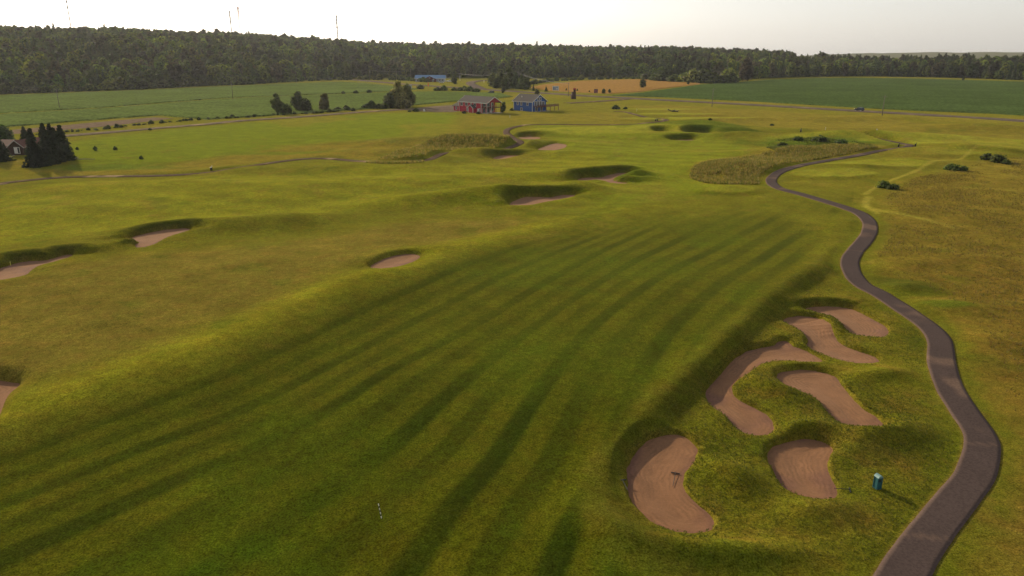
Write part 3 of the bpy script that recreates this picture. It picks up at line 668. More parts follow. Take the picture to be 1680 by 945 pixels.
ribbon('access_road', smooth_open(GP([(930,169.5),(985,166.3),(1020,163.5),(1040,161.5)]), 4), 6, 'gravel', .09, .3, step=3, seed=8, cols=(.8, .76, .75))
def sheet(name, pts, mt, lift, step, kind='structure', smooth=True, attr=False):
    P = GP(pts); P = smooth_closed(P, 3) if smooth else P
    # even subdivision of the outline's bounding grid, clipped softly to the outline
    lo, hi = P.min(0), P.max(0); gx = np.arange(lo[0] - step, hi[0] + 2 * step, step); gy = np.arange(lo[1] - step, hi[1] + 2 * step, step)
    X, Y = np.meshgrid(gx, gy); x, y = X.ravel().copy(), Y.ravel().copy()
    sd, nx, ny = poly_sd(P, x, y, True)
    ring = (sd > 0) & (sd < step * 1.5); x[ring] -= nx[ring] * sd[ring]; y[ring] -= ny[ring] * sd[ring]
    nr, nc = X.shape; i = np.arange(nr - 1)[:, None] * nc + np.arange(nc - 1)[None, :]
    F = np.stack([i, i + 1, i + nc + 1, i + nc], -1).reshape(-1, 4)
    F = F[(sd[F] < step * 1.5).all(1) & (sd[F] < step * .2).any(1)]
    z = base_height(x, y) + lift * (1 + (.35 * fbm(x, y, 8, 88, 3) if lift > .2 else 0))
    z[ring] = base_height(x[ring], y[ring]) - .05
    used, inv = np.unique(F, return_inverse=True)
    c = np.ones((len(x), 4)); c[:, :3] = (1 + .5 * fbm(x, y, 22, 12, 4) + .07 * np.sin((y * .8 + x * .6) * 2 * math.pi / 11))[:, None]
    o = obj(name, mesh_from(name, np.stack([x, y, z], 1)[used], inv.reshape(-1, 4), M[mt], False, c[used])); o['kind'] = kind
    return o
sheet('gravel_yard', [(672,181),(690,176.5),(720,174),(748,173),(752,182.5),(730,184),(706,183.5)], 'gravel', .10, 1.2)
sheet('crop_field', [(-220,198),(0,188.5),(170,178.5),(340,165),(420,160),(560,155),(640,152),(712,150.5),(822,153),(842,159),(800,163),(752,166),(700,171),(590,180),(440,190),(340,196.5),(285,192),(262,189),(180,195),(85,202.5),(0,208),(-220,224)], 'crop_left', .5, 2.2, smooth=False)
sheet('crop_field', [(-220,176),(0,157.5),(130,152.5),(237,148.5),(400,141),(490,137),(560,134.5),(600,137),(640,141),(690,146),(640,150),(560,153.5),(420,158.5),(340,163),(170,176.5),(0,186),(-220,196)], 'crop_left', .5, 2.8, smooth=False)
sheet('crop_field', [(1000,157),(1050,153),(1100,146),(1147,139.5),(1202,136),(1258,131.5),(1334,128.8),(1400,128),(1507,129.3),(1600,132),(1680,134.5),(1860,141),(2100,160),(2100,222),(1860,205),(1680,190),(1632,187),(1504,182),(1400,176.5),(1240,167),(1080,159.5)], 'crop_right', .5, 3.2, smooth=False)
sheet('wheat_field', [(868,143.5),(890,139.5),(954,133),(1043,130.5),(1100,132),(1150,135),(1148,138.5),(1100,144),(1048,151),(1000,154),(975,153),(900,149)], 'wheat', .5, 3.2, smooth=False)
sheet('bare_soil_strip', [(-220,229),(21,212.5),(120,204),(254,192.3),(285,194.5),(200,204),(118,211.5),(40,218),(-220,238)], 'soil', .12, 1.6, smooth=False)

# ------------------------------------------------------------------ leaves, trees, grass
def icos():
    t = (1 + 5 ** .5) / 2
    V = np.array([(-1,t,0),(1,t,0),(-1,-t,0),(1,-t,0),(0,-1,t),(0,1,t),(0,-1,-t),(0,1,-t),(t,0,-1),(t,0,1),(-t,0,-1),(-t,0,1)], float); V /= np.linalg.norm(V[0])
    F = np.array([(0,11,5),(0,5,1),(0,1,7),(0,7,10),(0,10,11),(1,5,9),(5,11,4),(11,10,2),(10,7,6),(7,1,8),(3,9,4),(3,4,2),(3,2,6),(3,6,8),(3,8,9),(4,9,5),(2,4,11),(6,2,10),(8,6,7),(9,8,1)])
    return V, F
ICV, ICF = icos()
def leaf_cards(C, N, size, rng, col, jit=.25):
    """one small bent leaf clump (two triangles) at every centre, facing roughly along N"""
    n = len(C); N = N / (np.linalg.norm(N, axis=1, keepdims=True) + 1e-9)
    N = N + rng.normal(0, .45, (n, 3)); N /= np.linalg.norm(N, axis=1, keepdims=True)
    a = np.cross(N, rng.normal(0, 1, (n, 3))); a /= np.linalg.norm(a, axis=1, keepdims=True) + 1e-9; b = np.cross(N, a)
    s = (size * rng.uniform(.6, 1.35, n))[:, None]
    q = np.stack([C - a * s * .6, C - b * s * .45 + N * s * .12, C + a * s * .6, C + b * s * .5 + N * s * .12], 1).reshape(-1, 3)
    F = np.arange(4 * n).reshape(n, 4)
    F = np.concatenate([F[:, [0, 1, 2]], F[:, [0, 2, 3]]])
    c = col[None, :] * (1 + rng.uniform(-jit, jit, (n, 1))) * np.array([1, 1, 1])[None] + rng.uniform(-.12, .12, (n, 1)) * col[None] * np.array([1.2, .1, -.3])[None]
    c = np.repeat(np.concatenate([c, np.ones((n, 1))], 1), 4, 0)
    return q, F, np.clip(c, .003, 1)
def crown_mesh(name, H, Wd, kind, rng, col, nleaf=900, size=.8, base=.22):
    col = np.array(col, float); V = []; F = []; C = []; off = 0
    def add(v, f, c):
        nonlocal off
        V.append(v); F.append(f + off); C.append(c); off += len(v)
    if kind == 'round':
        lobes = []
        nl = rng.integers(8, 13)
        for k in range(nl):
            h = base * H + (H * (1 - base)) * (k + .4) / nl * .92
            rr = Wd / 2 * (math.sin(math.pi * min(.97, .25 + .72 * (k + .4) / nl)) ** .7)
            a = k * 2.4 + rng.uniform(-.5, .5); R = rr * rng.uniform(.25, .6)
            lobes.append((R * math.cos(a), R * math.sin(a), h, rr * rng.uniform(.45, .66)))
        lobes.append((0, 0, H * .55, Wd * .30)); lobes.append((rng.uniform(-.1, .1) * Wd, rng.uniform(-.1, .1) * Wd, H * .86, Wd * .19))
        tot = sum(l[3] ** 2 for l in lobes)
        for lx, ly, lz, lr in lobes:
            sc = np.array([1, 1, .82]) * lr * .74 * (1 + .22 * rng.normal(0, 1, (12, 1)))
            add(ICV * sc + [lx, ly, lz], ICF, np.repeat(np.append(col * .30, 1)[None], 12, 0))  # lobe core, inner shade of the crown put into its colour
            m = int(nleaf * lr ** 2 / tot) + 4
            d = rng.normal(0, 1, (m, 3)); d /= np.linalg.norm(d, axis=1, keepdims=True)
            rad = lr * (.72 + .42 * rng.random(m) ** .8)[:, None]
            p = d * rad * np.array([1, 1, .85]) + [lx, ly, lz]
            q, f, c = leaf_cards(p, d + [0, 0, .35], size, rng, col * rng.uniform(.82, 1.2)); add(q, f, c)
    elif kind == 'cone':
        nt = 15 if nleaf > 500 else 10
        cv = []; cf = []
        seg = 10
        for k in range(7):
            h = base * .4 * H + H * (1 - base * .4) * k / 6; r = Wd / 2 * (1 - k / 6) ** .9 * .62 + .02
            for j in range(seg):
                t = 2 * math.pi * j / seg; rj = r * rng.uniform(.75, 1.2); cv.append((rj * math.cos(t), rj * math.sin(t), h))
        for k in range(6):
            for j in range(seg):
                a0, a1 = k * seg + j, k * seg + (j + 1) % seg; cf += [(a0, a1, a1 + seg), (a0, a1 + seg, a0 + seg)]
        add(np.array(cv), np.array(cf), np.repeat(np.append(col * .35, 1)[None], len(cv), 0))  # inner cone darkened in colour for the shade within the crown
        t = rng.random(nleaf) ** 1.35; tier = (np.floor(t * nt) + rng.uniform(0, .55, nleaf)) / nt
        ang = rng.uniform(0, 2 * math.pi, nleaf); lobe = 1 + .18 * np.sin(ang * 5 + np.floor(t * nt) * 1.7)
        r = Wd / 2 * (1 - tier) ** .85 * lobe * (.42 + .72 * rng.random(nleaf) ** .8) + .04
        z = base * .3 * H + H * (1 - base * .3) * tier - r * .22
        p = np.stack([r * np.cos(ang), r * np.sin(ang), np.maximum(z, .05)], 1)
        nn = np.stack([np.cos(ang), np.sin(ang), np.full(nleaf, .9)], 1)
        q, f, c = leaf_cards(p, nn, size, rng, col); add(q, f, c)
    elif kind == 'pine':
        for k in range(9):
            h = H * (.42 + .56 * k / 8.5); rr = Wd / 2 * (1.0 - .75 * (k / 8.5) ** 1.5) * rng.uniform(.6, 1.1); a = k * 2.5
            lx, ly = rr * .45 * math.cos(a), rr * .45 * math.sin(a)
            add(ICV * np.array([1, 1, .38]) * rr * .5 + [lx, ly, h], ICF, np.repeat(np.append(col * .35, 1)[None], 12, 0))  # layer core, painted dark as the shade between the needles
            m = nleaf // 9; d = rng.normal(0, 1, (m, 3)); d /= np.linalg.norm(d, axis=1, keepdims=True)
            p = d * rr * (.55 + .4 * rng.random(m))[:, None] * np.array([1, 1, .42]) + [lx, ly, h]
            q, f, c = leaf_cards(p, d + [0, 0, .6], size, rng, col); add(q, f, c)
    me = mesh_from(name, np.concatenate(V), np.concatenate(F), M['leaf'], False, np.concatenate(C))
    return me
def trunk_mesh(H, r, rng, limbs=4, top=.8):
    b = MB(); pts = [(0, 0, -.4)]
    for k in range(1, 5): pts.append((rng.uniform(-.03, .03) * H * k / 4, rng.uniform(-.03, .03) * H * k / 4, H * top * k / 4))
    for k in range(4): b.tube(pts[k], pts[k + 1], r * (1 - .22 * k), r * (1 - .22 * (k + 1)), 6)
    for k in range(limbs):
        a = k * 2.3; h = H * (.32 + .1 * k); b.tube((0, 0, h), (math.cos(a) * H * .16, math.sin(a) * H * .16, h + H * .13), r * .4, r * .15, 5)
    return mesh_from('trunk', b.V, b.F, M['bark'], True)
rng = np.random.default_rng(11)
GREENS = [(.062, .088, .014), (.045, .070, .014), (.098, .120, .018), (.040, .054, .016), (.115, .132, .020), (.056, .050, .024)]
PROTO = []
for i in range(7):
    H = [17, 15, 18, 13, 16, 19, 14][i]; PROTO.append(('broadleaf_tree', crown_mesh('round_crown', H, H * [.72, .85, .66, .95, .74, .62, .88][i], 'round', rng, GREENS[i % 6], 620, 1.25), trunk_mesh(H, .25, rng)))
for i in range(3):
    H = [19, 16, 21][i]; PROTO.append(('spruce_tree', crown_mesh('cone_crown', H, H * .30, 'cone', rng, (.040, .058, .022), 420, 1.2), trunk_mesh(H, .2, rng, 0, .95)))
for i in range(2):
    H = [21, 23][i]; PROTO.append(('pine_tree', crown_mesh('layered_crown', H, H * .34, 'pine', rng, (.055, .070, .026), 430, 1.2), trunk_mesh(H, .22, rng, 3, .95)))
BUSHM = [crown_mesh('bush_leaves', 2.6, 3.6, 'round', rng, c, 300, .42, .05) for c in ((.085, .11, .022), (.12, .14, .028), (.06, .08, .02))]

def place_tree(pi, x, y, s, rz, label, cat, group, z=None, sink=0.):
    nm, cm, tm = PROTO[pi]
    e = empty(nm, (x, y, (zat(x, y) if z is None else z) - sink), rz, label, cat, group); e.scale = (s, s, s * random.uniform(.9, 1.12))
    obj('crown', cm, e); obj('trunk', tm, e); return e
# edge of the forest, tree by tree
def edge_pt(px, back):
    ey = np.interp(px, EDG_X, EDG_Y); x, y = G(px, ey); r = math.hypot(x, y); return x * (r + back) / r, y * (r + back) / r
STR = [(-60, 430, 'at the forest edge behind the pale left crop fields', 'front row of the forest behind the left fields'),
       (430, 900, 'at the forest edge behind the blue roofed building', 'front row of the forest behind the blue roofed building'),
       (900, 1250, 'at the forest edge behind the golden wheat field', 'front row of the forest behind the wheat field'),
       (1250, 1740, 'at the forest edge behind the large green right field', 'front row of the forest behind the right field')]
KW = {'broadleaf_tree': 'green broadleaf tree', 'spruce_tree': 'dark pointed spruce', 'pine_tree': 'tall thin dark pine'}
cnt = 0
px = -60.
EDGE_TREES = []
while px < 1740:
    for row in range(1):
        q = px + random.uniform(-3, 3); back = row * 11 + random.uniform(0, 7) + 3; x, y = edge_pt(q, back)
        if 764 < q < 800 and row == 0: continue
        pr = .88 if q < 900 else (.85 if q < 1250 else .72)
        pi = random.randrange(7) if random.random() < pr else random.randrange(7, 12)
        s = random.uniform(.6, 1.12) if row == 0 else random.uniform(.85, 1.2)
        nm = PROTO[pi][0]; st = [t for t in STR if t[0] <= q < t[1]] or [STR[0] if q < 0 else STR[-1]]
        place_tree(pi, x, y, s, random.uniform(0, 6.28), KW[nm] + ' ' + st[0][2], 'tree', nm.replace('_', ' ') + 's in the ' + st[0][3], sink=.8)
        cnt += 1
    px += 7.0 * (1.9 if px < 200 else 1.4 if px < 450 else 1.0)
# the wood behind, as one mass
def forest_mass():
    P = []; rg = np.random.default_rng(3)
    for r0, r1, d in ((480, 1000, 8.6), (1000, 1700, 9.2)):
        m = int(.5 * (r1 ** 2 - r0 ** 2) * 1.62 / d ** 2 * 1.15)
        a = rg.uniform(-.80, .82, m); r = np.sqrt(rg.uniform(r0 ** 2, r1 ** 2, m)); x, y = r * np.sin(a), r * np.cos(a)
        P.append(np.stack([x, y], 1))
    P = np.concatenate(P); de = edge_dist(P[:, 0], P[:, 1]); r = np.hypot(P[:, 0], P[:, 1])
    back = r - de
    ppx = az_px(P[:, 0], P[:, 1])
    hz = base_height(P[:, 0], P[:, 1])
    lim = np.where(ppx > 1300, 330, 2000)
    k = (back > 13) & (back < lim)
    P = P[k]; hz = hz[k]; ppx = ppx[k]; n = len(P)
    pick = fbm(P[:, 0], P[:, 1], 90, 15, 3) + rg.uniform(-.22, .22, n)
    idx = np.where(pick > .24 - .10 * (ppx > 1250), rg.integers(7, 12, n), rg.integers(0, 7, n))
    idx = np.where(rg.random(n) < .03, 10 + rg.integers(0, 2, n), idx)
    sc = rg.uniform(.6, 1.15, n) + .2 * (rg.random(n) < .04); sc = np.where(idx >= 7, sc * .86, sc)
    me = bpy.data.meshes.new('forest'); me.vertices.add(n); me.vertices.foreach_set('co', np.stack([P[:, 0], P[:, 1], hz - 1.0], 1).astype(np.float32).ravel())
    for nm, ty, dat in (('pick', 'INT', idx.astype(np.int32)), ('size', 'FLOAT', sc.astype(np.float32)), ('turn', 'FLOAT', rg.uniform(0, 6.28, n).astype(np.float32))):
        at = me.attributes.new(nm, ty, 'POINT'); at.data.foreach_set('value', dat)
    o = obj('forest', me); o['kind'] = 'stuff'; tag(o, 'dense mixed forest covering the hill and the land behind the fields', 'forest')
    ng = bpy.data.node_groups.new('forest_trees', 'GeometryNodeTree'); ng.interface.new_socket('Geometry', in_out='INPUT', socket_type='NodeSocketGeometry'); ng.interface.new_socket('Geometry', in_out='OUTPUT', socket_type='NodeSocketGeometry')
    N = ng.nodes; L = ng.links; gi = N.new('NodeGroupInput'); go = N.new('NodeGroupOutput')
    g2i = N.new('GeometryNodeGeometryToInstance')
    src = {}
    for ob in COL.objects:
        if ob.name.startswith('crown') and ob.data not in src: src[ob.data] = ob
    meshes = [p[1] for p in PROTO]
    for me_ in reversed(meshes):
        oi = N.new('GeometryNodeObjectInfo'); oi.transform_space = 'ORIGINAL'; oi.inputs['Object'].default_value = src.get(me_, list(src.values())[0]); oi.inputs['As Instance'].default_value = True
        L.new(oi.outputs['Geometry'], g2i.inputs[0])
    iop = N.new('GeometryNodeInstanceOnPoints'); L.new(gi.outputs[0], iop.inputs['Points']); L.new(g2i.outputs[0], iop.inputs['Instance'])
    iop.inputs['Pick Instance'].default_value = True
    def named(nm, ty):
        a = N.new('GeometryNodeInputNamedAttribute'); a.data_type = ty; a.inputs['Name'].default_value = nm; return a.outputs[0]
    L.new(named('pick', 'INT'), iop.inputs['Instance Index'])
    cx = N.new('ShaderNodeCombineXYZ'); L.new(named('turn', 'FLOAT'), cx.inputs[2]); L.new(cx.outputs[0], iop.inputs['Rotation']); L.new(named('size', 'FLOAT'), iop.inputs['Scale'])
    L.new(iop.outputs[0], go.inputs[0])
    md = o.modifiers.new('forest_trees', 'NODES'); md.node_group = ng
    return n
print('forest trees', cnt, forest_mass())

# ------------------------------------------------------------------ single trees and bushes
def px_m(y): return FPX / (CT * y + ST * CAMH)      # photo pixels per metre at ground depth y
def own_tree(name, px, py, hpx, wpx, kind, label, cat, group=None, col=(.06, .08, .018), nleaf=900, seed=0, base=.2, me=None):
    x, y, z = GZ(px, py); k = px_m(y); H, Wd = hpx / k, wpx / k
    rg = np.random.default_rng(seed + 500 + int(px))
    e = empty(name, (x, y, z), random.uniform(0, 6), label, cat, group)
    obj('crown', crown_mesh('crown_leaves', H, Wd, kind, rg, col, nleaf, max(.22, min(1.0, .045 * (H + Wd))), base), e)
    if kind != 'bush': obj('trunk', trunk_mesh(H, max(.06, H * .014), rg, 3 if kind == 'round' else 0, .9 if kind == 'cone' else .7), e)
    return e
SP = (.020, .030, .014)
for px, py, h, wd, lab in [
    (60, 273, 62, 32, 'dark spruce standing nearest the window of the brown cabin'),
    (81, 269, 66, 30, 'tallest dark spruce of the clump beside the brown cabin'),
    (91, 266, 62, 26, 'dark spruce behind and right of the tallest spruce of the clump'),
    (97, 264, 54, 20, 'slim dark spruce between two larger spruces of the clump'),
    (107, 262, 56, 30, 'dark spruce at the right end of the clump beside the cabin'),
    (45, 246, 38, 22, 'dark spruce rising just behind the gable of the brown cabin'),
    (2, 264, 42, 34, 'broad black looking spruce cut by the left picture edge')]:
    own_tree('spruce_tree', px, py, h, wd, 'cone', lab, 'tree', 'spruces around the brown cabin', SP, 1500, base=.1)
own_tree('spruce_tree', 115, 257, 20, 11, 'cone', 'smallest spruce, right of the spruce clump beside the cabin', 'tree', 'spruces around the brown cabin', SP, 500, base=.1)
own_tree('broadleaf_tree', 8, 240, 34, 36, 'round', 'dark broadleaf tree behind the roof of the brown cabin', 'tree', None, (.05, .075, .02), 1200)
own_tree('broadleaf_tree', -22, 250, 40, 44, 'round', 'dark broadleaf tree left of the cabin, mostly outside the picture', 'tree', None, (.05, .075, .02), 900)
OL = (.085, .10, .030)
for px, py, h, wd, kind, lab, c in [
    (455, 186, 33, 20, 'round', 'leafy tree at the left end of the three roadside tree groups', OL),
    (470, 187, 16, 24, 'round', 'low bushy tree at the right foot of the leftmost roadside tree', OL),
    (489, 182, 32, 22, 'round', 'dark pointed tree, tallest of the middle roadside group', (.05, .062, .022)),
    (503, 183, 21, 25, 'round', 'rounded bushy tree leaning on the middle pointed roadside tree', (.06, .075, .022)),
    (533, 181, 28, 20, 'round', 'sparse light brown green tree, alone right of the middle group', (.13, .12, .045)),
    (642, 177, 27, 25, 'round', 'left tree of the large clump beside the gravel road', (.08, .09, .028)),
    (654, 177, 45, 26, 'round', 'tallest tree in the middle of the large clump by the gravel road', (.12, .115, .038)),
    (668, 175, 37, 28, 'round', 'right tree of the large clump by the gravel road', (.09, .095, .03)),
    (661, 178, 24, 30, 'round', 'front tree of the large clump, with pale leaves showing', (.13, .12, .045)),
    (1054, 144.5, 15, 14, 'round', 'single tree on the edge between wheat field and green field', (.06, .075, .022)),
    (745, 138, 13, 12, 'round', 'small round tree in front of the white truck by the blue roofed building', (.07, .10, .022)),
    (826, 185, 18, 12, 'round', 'bushy tree hiding the right end of the red house porch', (.045, .06, .018)),
    (881, 157, 11, 9, 'round', 'olive tree showing just above the blue house roof', (.08, .08, .03)),
    (875, 149, 10, 6, 'cone', 'little pointed fir at the near left corner of the wheat field', (.035, .05, .02)),
    (896, 150, 8, 7, 'cone', 'little fir left of the large white framed billboard', (.04, .055, .02)),
    (990, 153.5, 8, 8, 'round', 'round shrub right of the dark roadside sign', (.05, .065, .02)),
    (1000, 153, 7, 6, 'round', 'right one of the two shrubs beside the dark roadside sign', (.04, .05, .02)),
    (947, 150, 4.5, 4, 'cone', 'tiny fir just right of the brown timber tower', (.04, .055, .02)),
    (929, 149.5, 5, 4, 'cone', 'tiny fir left of the brown timber tower at the wheat edge', (.04, .055, .02)),
    (967, 152, 4, 4, 'cone', 'tiny fir just left of the dark roadside sign', (.04, .055, .02)),
    (826, 152.5, 9, 9, 'round', 'dark roadside tree standing over the parked dark vehicle', (.04, .05, .018)),
    (1129, 139, 7, 5, 'round', 'small tree at the right tip of the wheat field', (.05, .065, .02)),
    (1222, 133.5, 37, 34, 'round', 'big dark reddish rounded tree at the left corner of the right field', (.07, .055, .032)),
    (1580, 132.5, 6, 5, 'round', 'lone small tree at the far edge of the large green field', (.05, .06, .02)),
    ]:
    own_tree('fir_tree' if kind == 'cone' else 'broadleaf_tree', px, py, h, wd, kind, lab, 'tree', None, c, 1400 if h > 22 else 500, base=.12)
# the dark clump right of the side road
for k, (px, py, h, wd) in enumerate([(809, 142, 22, 22), (822, 144, 30, 26), (836, 143, 34, 22), (846, 145, 26, 20), (856, 146, 24, 22), (864, 147, 19, 18), (830, 147, 18, 20), (815, 145, 17, 18)]):
    kd = 'cone' if k in (4, 3) else 'round'
    own_tree('broadleaf_tree' if kd == 'round' else 'spruce_tree', px, py, h, wd, kd, ['leftmost low tree of the dark clump across the highway from the houses', 'rounded tree left of the middle of the dark clump over the highway', 'tallest tree of the dark clump across the highway from the houses', 'pointed dark spruce right of the tallest tree of the highway clump', 'pointed spruce near the right end of the highway tree clump', 'low rightmost tree of the highway clump, next to the wheat field', 'front tree below the tallest one of the highway clump', 'small front tree at the left of the highway clump'][k],
             'tree', 'dark tree clump across the highway', (.050, .066, .020), 900, base=.08)
# bright bushes along the far side of the wheat field, and scrub in front of the left forest
def bush_row(line, n, s0, s1, group, label, jitter=3., seed=5, cat='bush', name='bush'):
    rg = random.Random(seed); W = smooth_open(GP(line), 4); seg = np.hypot(*np.diff(W, axis=0).T); s = np.concatenate([[0], np.cumsum(seg)])
    for i in range(n):
        t = (i + rg.uniform(.1, .9)) / n * s[-1]; x = np.interp(t, s, W[:, 0]) + rg.uniform(-jitter, jitter); y = np.interp(t, s, W[:, 1]) + rg.uniform(-jitter, jitter)
        o = obj(name, BUSHM[rg.randrange(3)], None, (x, y, zat(x, y) - .15), rg.uniform(0, 6.28)); q = rg.uniform(s0, s1); o.scale = (q * rg.uniform(.9, 1.3), q * rg.uniform(.7, 1.2), q * rg.uniform(.5, .95))
        tag(o, label, cat, group)
bush_row([(1060,130),(1090,133.5),(1130,135.5),(1180,137),(1205,134)], 34, 3.6, 5.6, 'tall light green bushes behind the wheat field', 'tall light green bush in the row behind the right end of the wheat field', 4)
bush_row([(868,139),(900,134.5),(960,130.8),(1050,129)], 30, 1.4, 2.4, 'green hedge bushes behind the wheat field', 'low green bush in the hedge between wheat field and forest')
bush_row([(-40,156),(60,152.5),(130,150),(237,146),(330,141),(420,138)], 46, 2.0, 4.6, 'scrub bushes at the foot of the left forest', 'scrubby bush at the foot of the forest behind the left crop field', 3)
bush_row([(420,137.5),(500,133),(588,131),(660,132),(700,135)], 30, 1.8, 3.2, 'scrub bushes between highway and forest', 'scrubby bush between the forest and the highway left of the blue roofed building', 3)
bush_row([(712,149),(735,148.5),(760,149),(785,151)], 16, 1.3, 2.2, 'long low hedge beside the highway', 'low dark bush in the long hedge behind the red house', 2.5)
bush_row([(598,178.5),(615,177.5),(632,178)], 8, 1.2, 2.2, 'bushes left of the large tree clump', 'low dark bush left of the large tree clump by the gravel road', 1.5)
bush_row([(58,221),(100,217),(150,213.5),(200,207.5),(260,202),(330,196.5),(400,192.5)], 60, .25, .7, 'ragged bushes along the gravel road', 'low ragged bush on the verge between gravel road and crop field', 1.5)
bush_row([(400,193),(450,189),(520,186),(560,182)], 26, .35, .8, 'ragged bushes under the roadside trees', 'low ragged bush under the three roadside tree groups', 1.2)
bush_row([(548,181),(565,180.5),(582,182.5)], 6, .8, 1.3, 'dark bushes before the road bend', 'dark low bush between the sparse tree and the large clump', .8)
bush_row([(200,172),(300,166),(420,158.5),(560,153.5),(620,151)], 12, .2, .55, 'small bushes on the line between the left fields', 'small bush on the grass line between the two left crop fields', 1)
for px, py, h, wd, lab in [(606,152.5,4.5,11,'dark low bush, rightmost of three on the line between the left fields'), (584,153,4,10,'dark low bush, middle of three between the left fields'), (563,153.5,3.5,9,'dark low bush, leftmost of three between the left fields'),
    (682,183,4,14,'dark bush beside the gravel yard of the red house'), (690,146,6,14,'leafy bush beside the small white roadside sign'), (672,183.5,2.5,8,'flat dark bush on the left of the gravel yard'),
    (1450,308,10,26,'dense green bush in the dry grass, nearest to the cart path bend'), (1465,310,6,22,'lower right half of the bush pair nearest the cart path bend'),
    (1562,279,7,28,'left green bush of the two on the hill edge at right'), (1580,280,7,18,'small bush joined to the left bush on the hill edge at right'),
    (1618,262,9,22,'bush in the middle of the far right thicket'), (1636,266,11,28,'largest bush of the far right thicket'), (1650,269,6,18,'lowest bush at the right end of the far right thicket'),
    (1010,179,4.5,16,'dark bush at the near end of the far cart path'), (1026,179,3.5,8,'small dark bush right of the one by the far path end'),
    (127,246,5,6,'small round bush, first right of the spruce clump'), (157,247,8,8,'small dark bush, second right of the spruce clump'), (189,246,6,9,'small dark bush, third right of the spruce clump'), (232,261,6,7,'small dark bush standing alone in the dry grass above the far path'),
    (246,213.5,3,8,'tiny bush at the edge of the gravel road'), (776,184,5,9,'yellow green bush at the garage corner of the red house'), (785,187,4,8,'dark bush under the front windows of the red house'), (762,186,4,8,'bush at the foot of the red house wall, by the lower window'),
    (840,181.5,4,8,'dark reddish bush at the left corner of the blue house'), (1266,206,2.5,8,'small dark bush on the far mound'), (1165,197,3,7,'small bush on top of the tallest grassy mound'), (1283,240,4,20,'dark green bush on the weedy mound before the dry grass'), (1345,232,4,30,'low weedy bush on the long green mound'), (1310,230,4,20,'weedy bush left on the long green mound'), (1380,236,3,24,'weedy bush at the right end of the long green mound')]:
    x, y, z = GZ(px, py); k = px_m(y); rg = np.random.default_rng(int(px)); H, Wd = h / k, wd / k
    c = (.10, .13, .028) if px > 1400 else (.05, .07, .02)
    o = obj('bush', crown_mesh('bush_leaves', H * 1.05, Wd, 'round', rg, c, 420, max(.16, .09 * Wd), .02), None, (x, y, z - .1)); tag(o, lab, 'bush')

# long dry and green grass
def grass(name, polys, n, h0, h1, wd, cols, label, seed):
    rg = np.random.default_rng(seed); V = []; F = []; C = []; off = 0
    for pts, zz, frac in polys:
        P = smooth_closed(GP(pts, zz), 3); lo, hi = P.min(0), P.max(0); m = int(n * frac)
        x = rg.uniform(lo[0], hi[0], m * 4); y = rg.uniform(lo[1], hi[1], m * 4); sd = poly_sd(P, x, y)
        dens = fbm(x, y, 7, seed, 4) + rg.uniform(-.15, .15, len(x)); k = (sd < 0) & (dens > (-.02 if h1 < .5 else -.16))
        for Wp in (W_MAIN, W_FAR): k &= abs(polyline_sd(Wp, x, y)) > (3.0 if h1 > .15 else 1.5)
        for B in BK: k &= poly_sd(B['P'], x, y) > (.12 if h1 < .2 else .8)
        x, y = x[k][:m], y[k][:m]; z = base_height(x, y); q = len(x)
        hh = rg.uniform(h0, h1, q) * (1 + 1.2 * np.clip(fbm(x, y, 9, seed + 2, 3), -.3, .4)); ci = rg.integers(0, len(cols), q); base = np.array(cols)[ci] * rg.uniform(.7, 1.25, (q, 1))
        for b in range(4):
            a = rg.uniform(0, 6.28, q); r = wd * rg.uniform(.3, 1, q); w_ = wd * .35
            bx, by = x + r * np.cos(a), y + r * np.sin(a); ax, ay = -np.sin(a) * w_, np.cos(a) * w_
            v = np.stack([np.stack([bx - ax, by - ay, z - .03], 1), np.stack([bx + ax, by + ay, z - .03], 1), np.stack([bx + np.cos(a) * hh * .45, by + np.sin(a) * hh * .45, z + hh], 1)], 1).reshape(-1, 3)
            V.append(v); F.append(np.arange(3 * q).reshape(q, 3) + off); off += 3 * q; C.append(np.repeat(np.concatenate([base, np.ones((q, 1))], 1), 3, 0))
    o = obj(name, mesh_from(name, np.concatenate(V), np.concatenate(F), M['grassblade'], False, np.concatenate(C))); o['kind'] = 'stuff'; o['label'] = label
NB = [(1340,440),(1400,450),(1530,560),(1525,640),(1580,730),(1560,800),(1480,900),(1300,920),(1100,930),(1000,880),(985,790),(1080,690),(1250,530)]
NATIVE = [(1455,320),(1500,295),(1560,280),(1640,262),(1720,258),(1900,260),(1950,700),(1850,1000),(1740,1000),(1680,900),(1690,740),(1640,620),(1600,530),(1530,480),(1450,440),(1440,400),(1460,350)]
TG = [(1132,282),(1150,270),(1220,258),(1290,245),(1370,240),(1430,240),(1460,246),(1390,256),(1310,268),(1270,278),(1250,295),(1180,297),(1140,290)]
grass('dry_grass', [(NATIVE, 0, 1.0)], 42000, .10, .30, .09, [(.22, .155, .055), (.17, .125, .04), (.13, .125, .025), (.18, .11, .04)], 'dry brown grass right of the cart path', 3)
grass('rough_tufts', [(NB, .2, 1.0)], 26000, .04, .12, .07, [(.10, .11, .018), (.075, .09, .014), (.15, .12, .035), (.12, .13, .02)], 'short tufts of rough grass between the near bunkers', 8)
grass('tall_grass', [(TG, .8, .7), ([(600,262),(700,232),(800,222),(828,226),(840,236),(800,243),(720,248),(690,262)], 1.5, .3)], 16000, .3, .75, .25, [(.33, .24, .09), (.25, .19, .06), (.15, .16, .035)], 'tall seeding grass on the mounds between the fairways', 4)
grass('green_weeds', [([(1260,226),(1330,222),(1420,228),(1430,238),(1340,242),(1270,242)], 2.0, .5)], 6000, .15, .4, .2, [(.10, .12, .025), (.13, .14, .03), (.08, .09, .02)], 'patches of green weeds on the mounds and in the rough', 5)

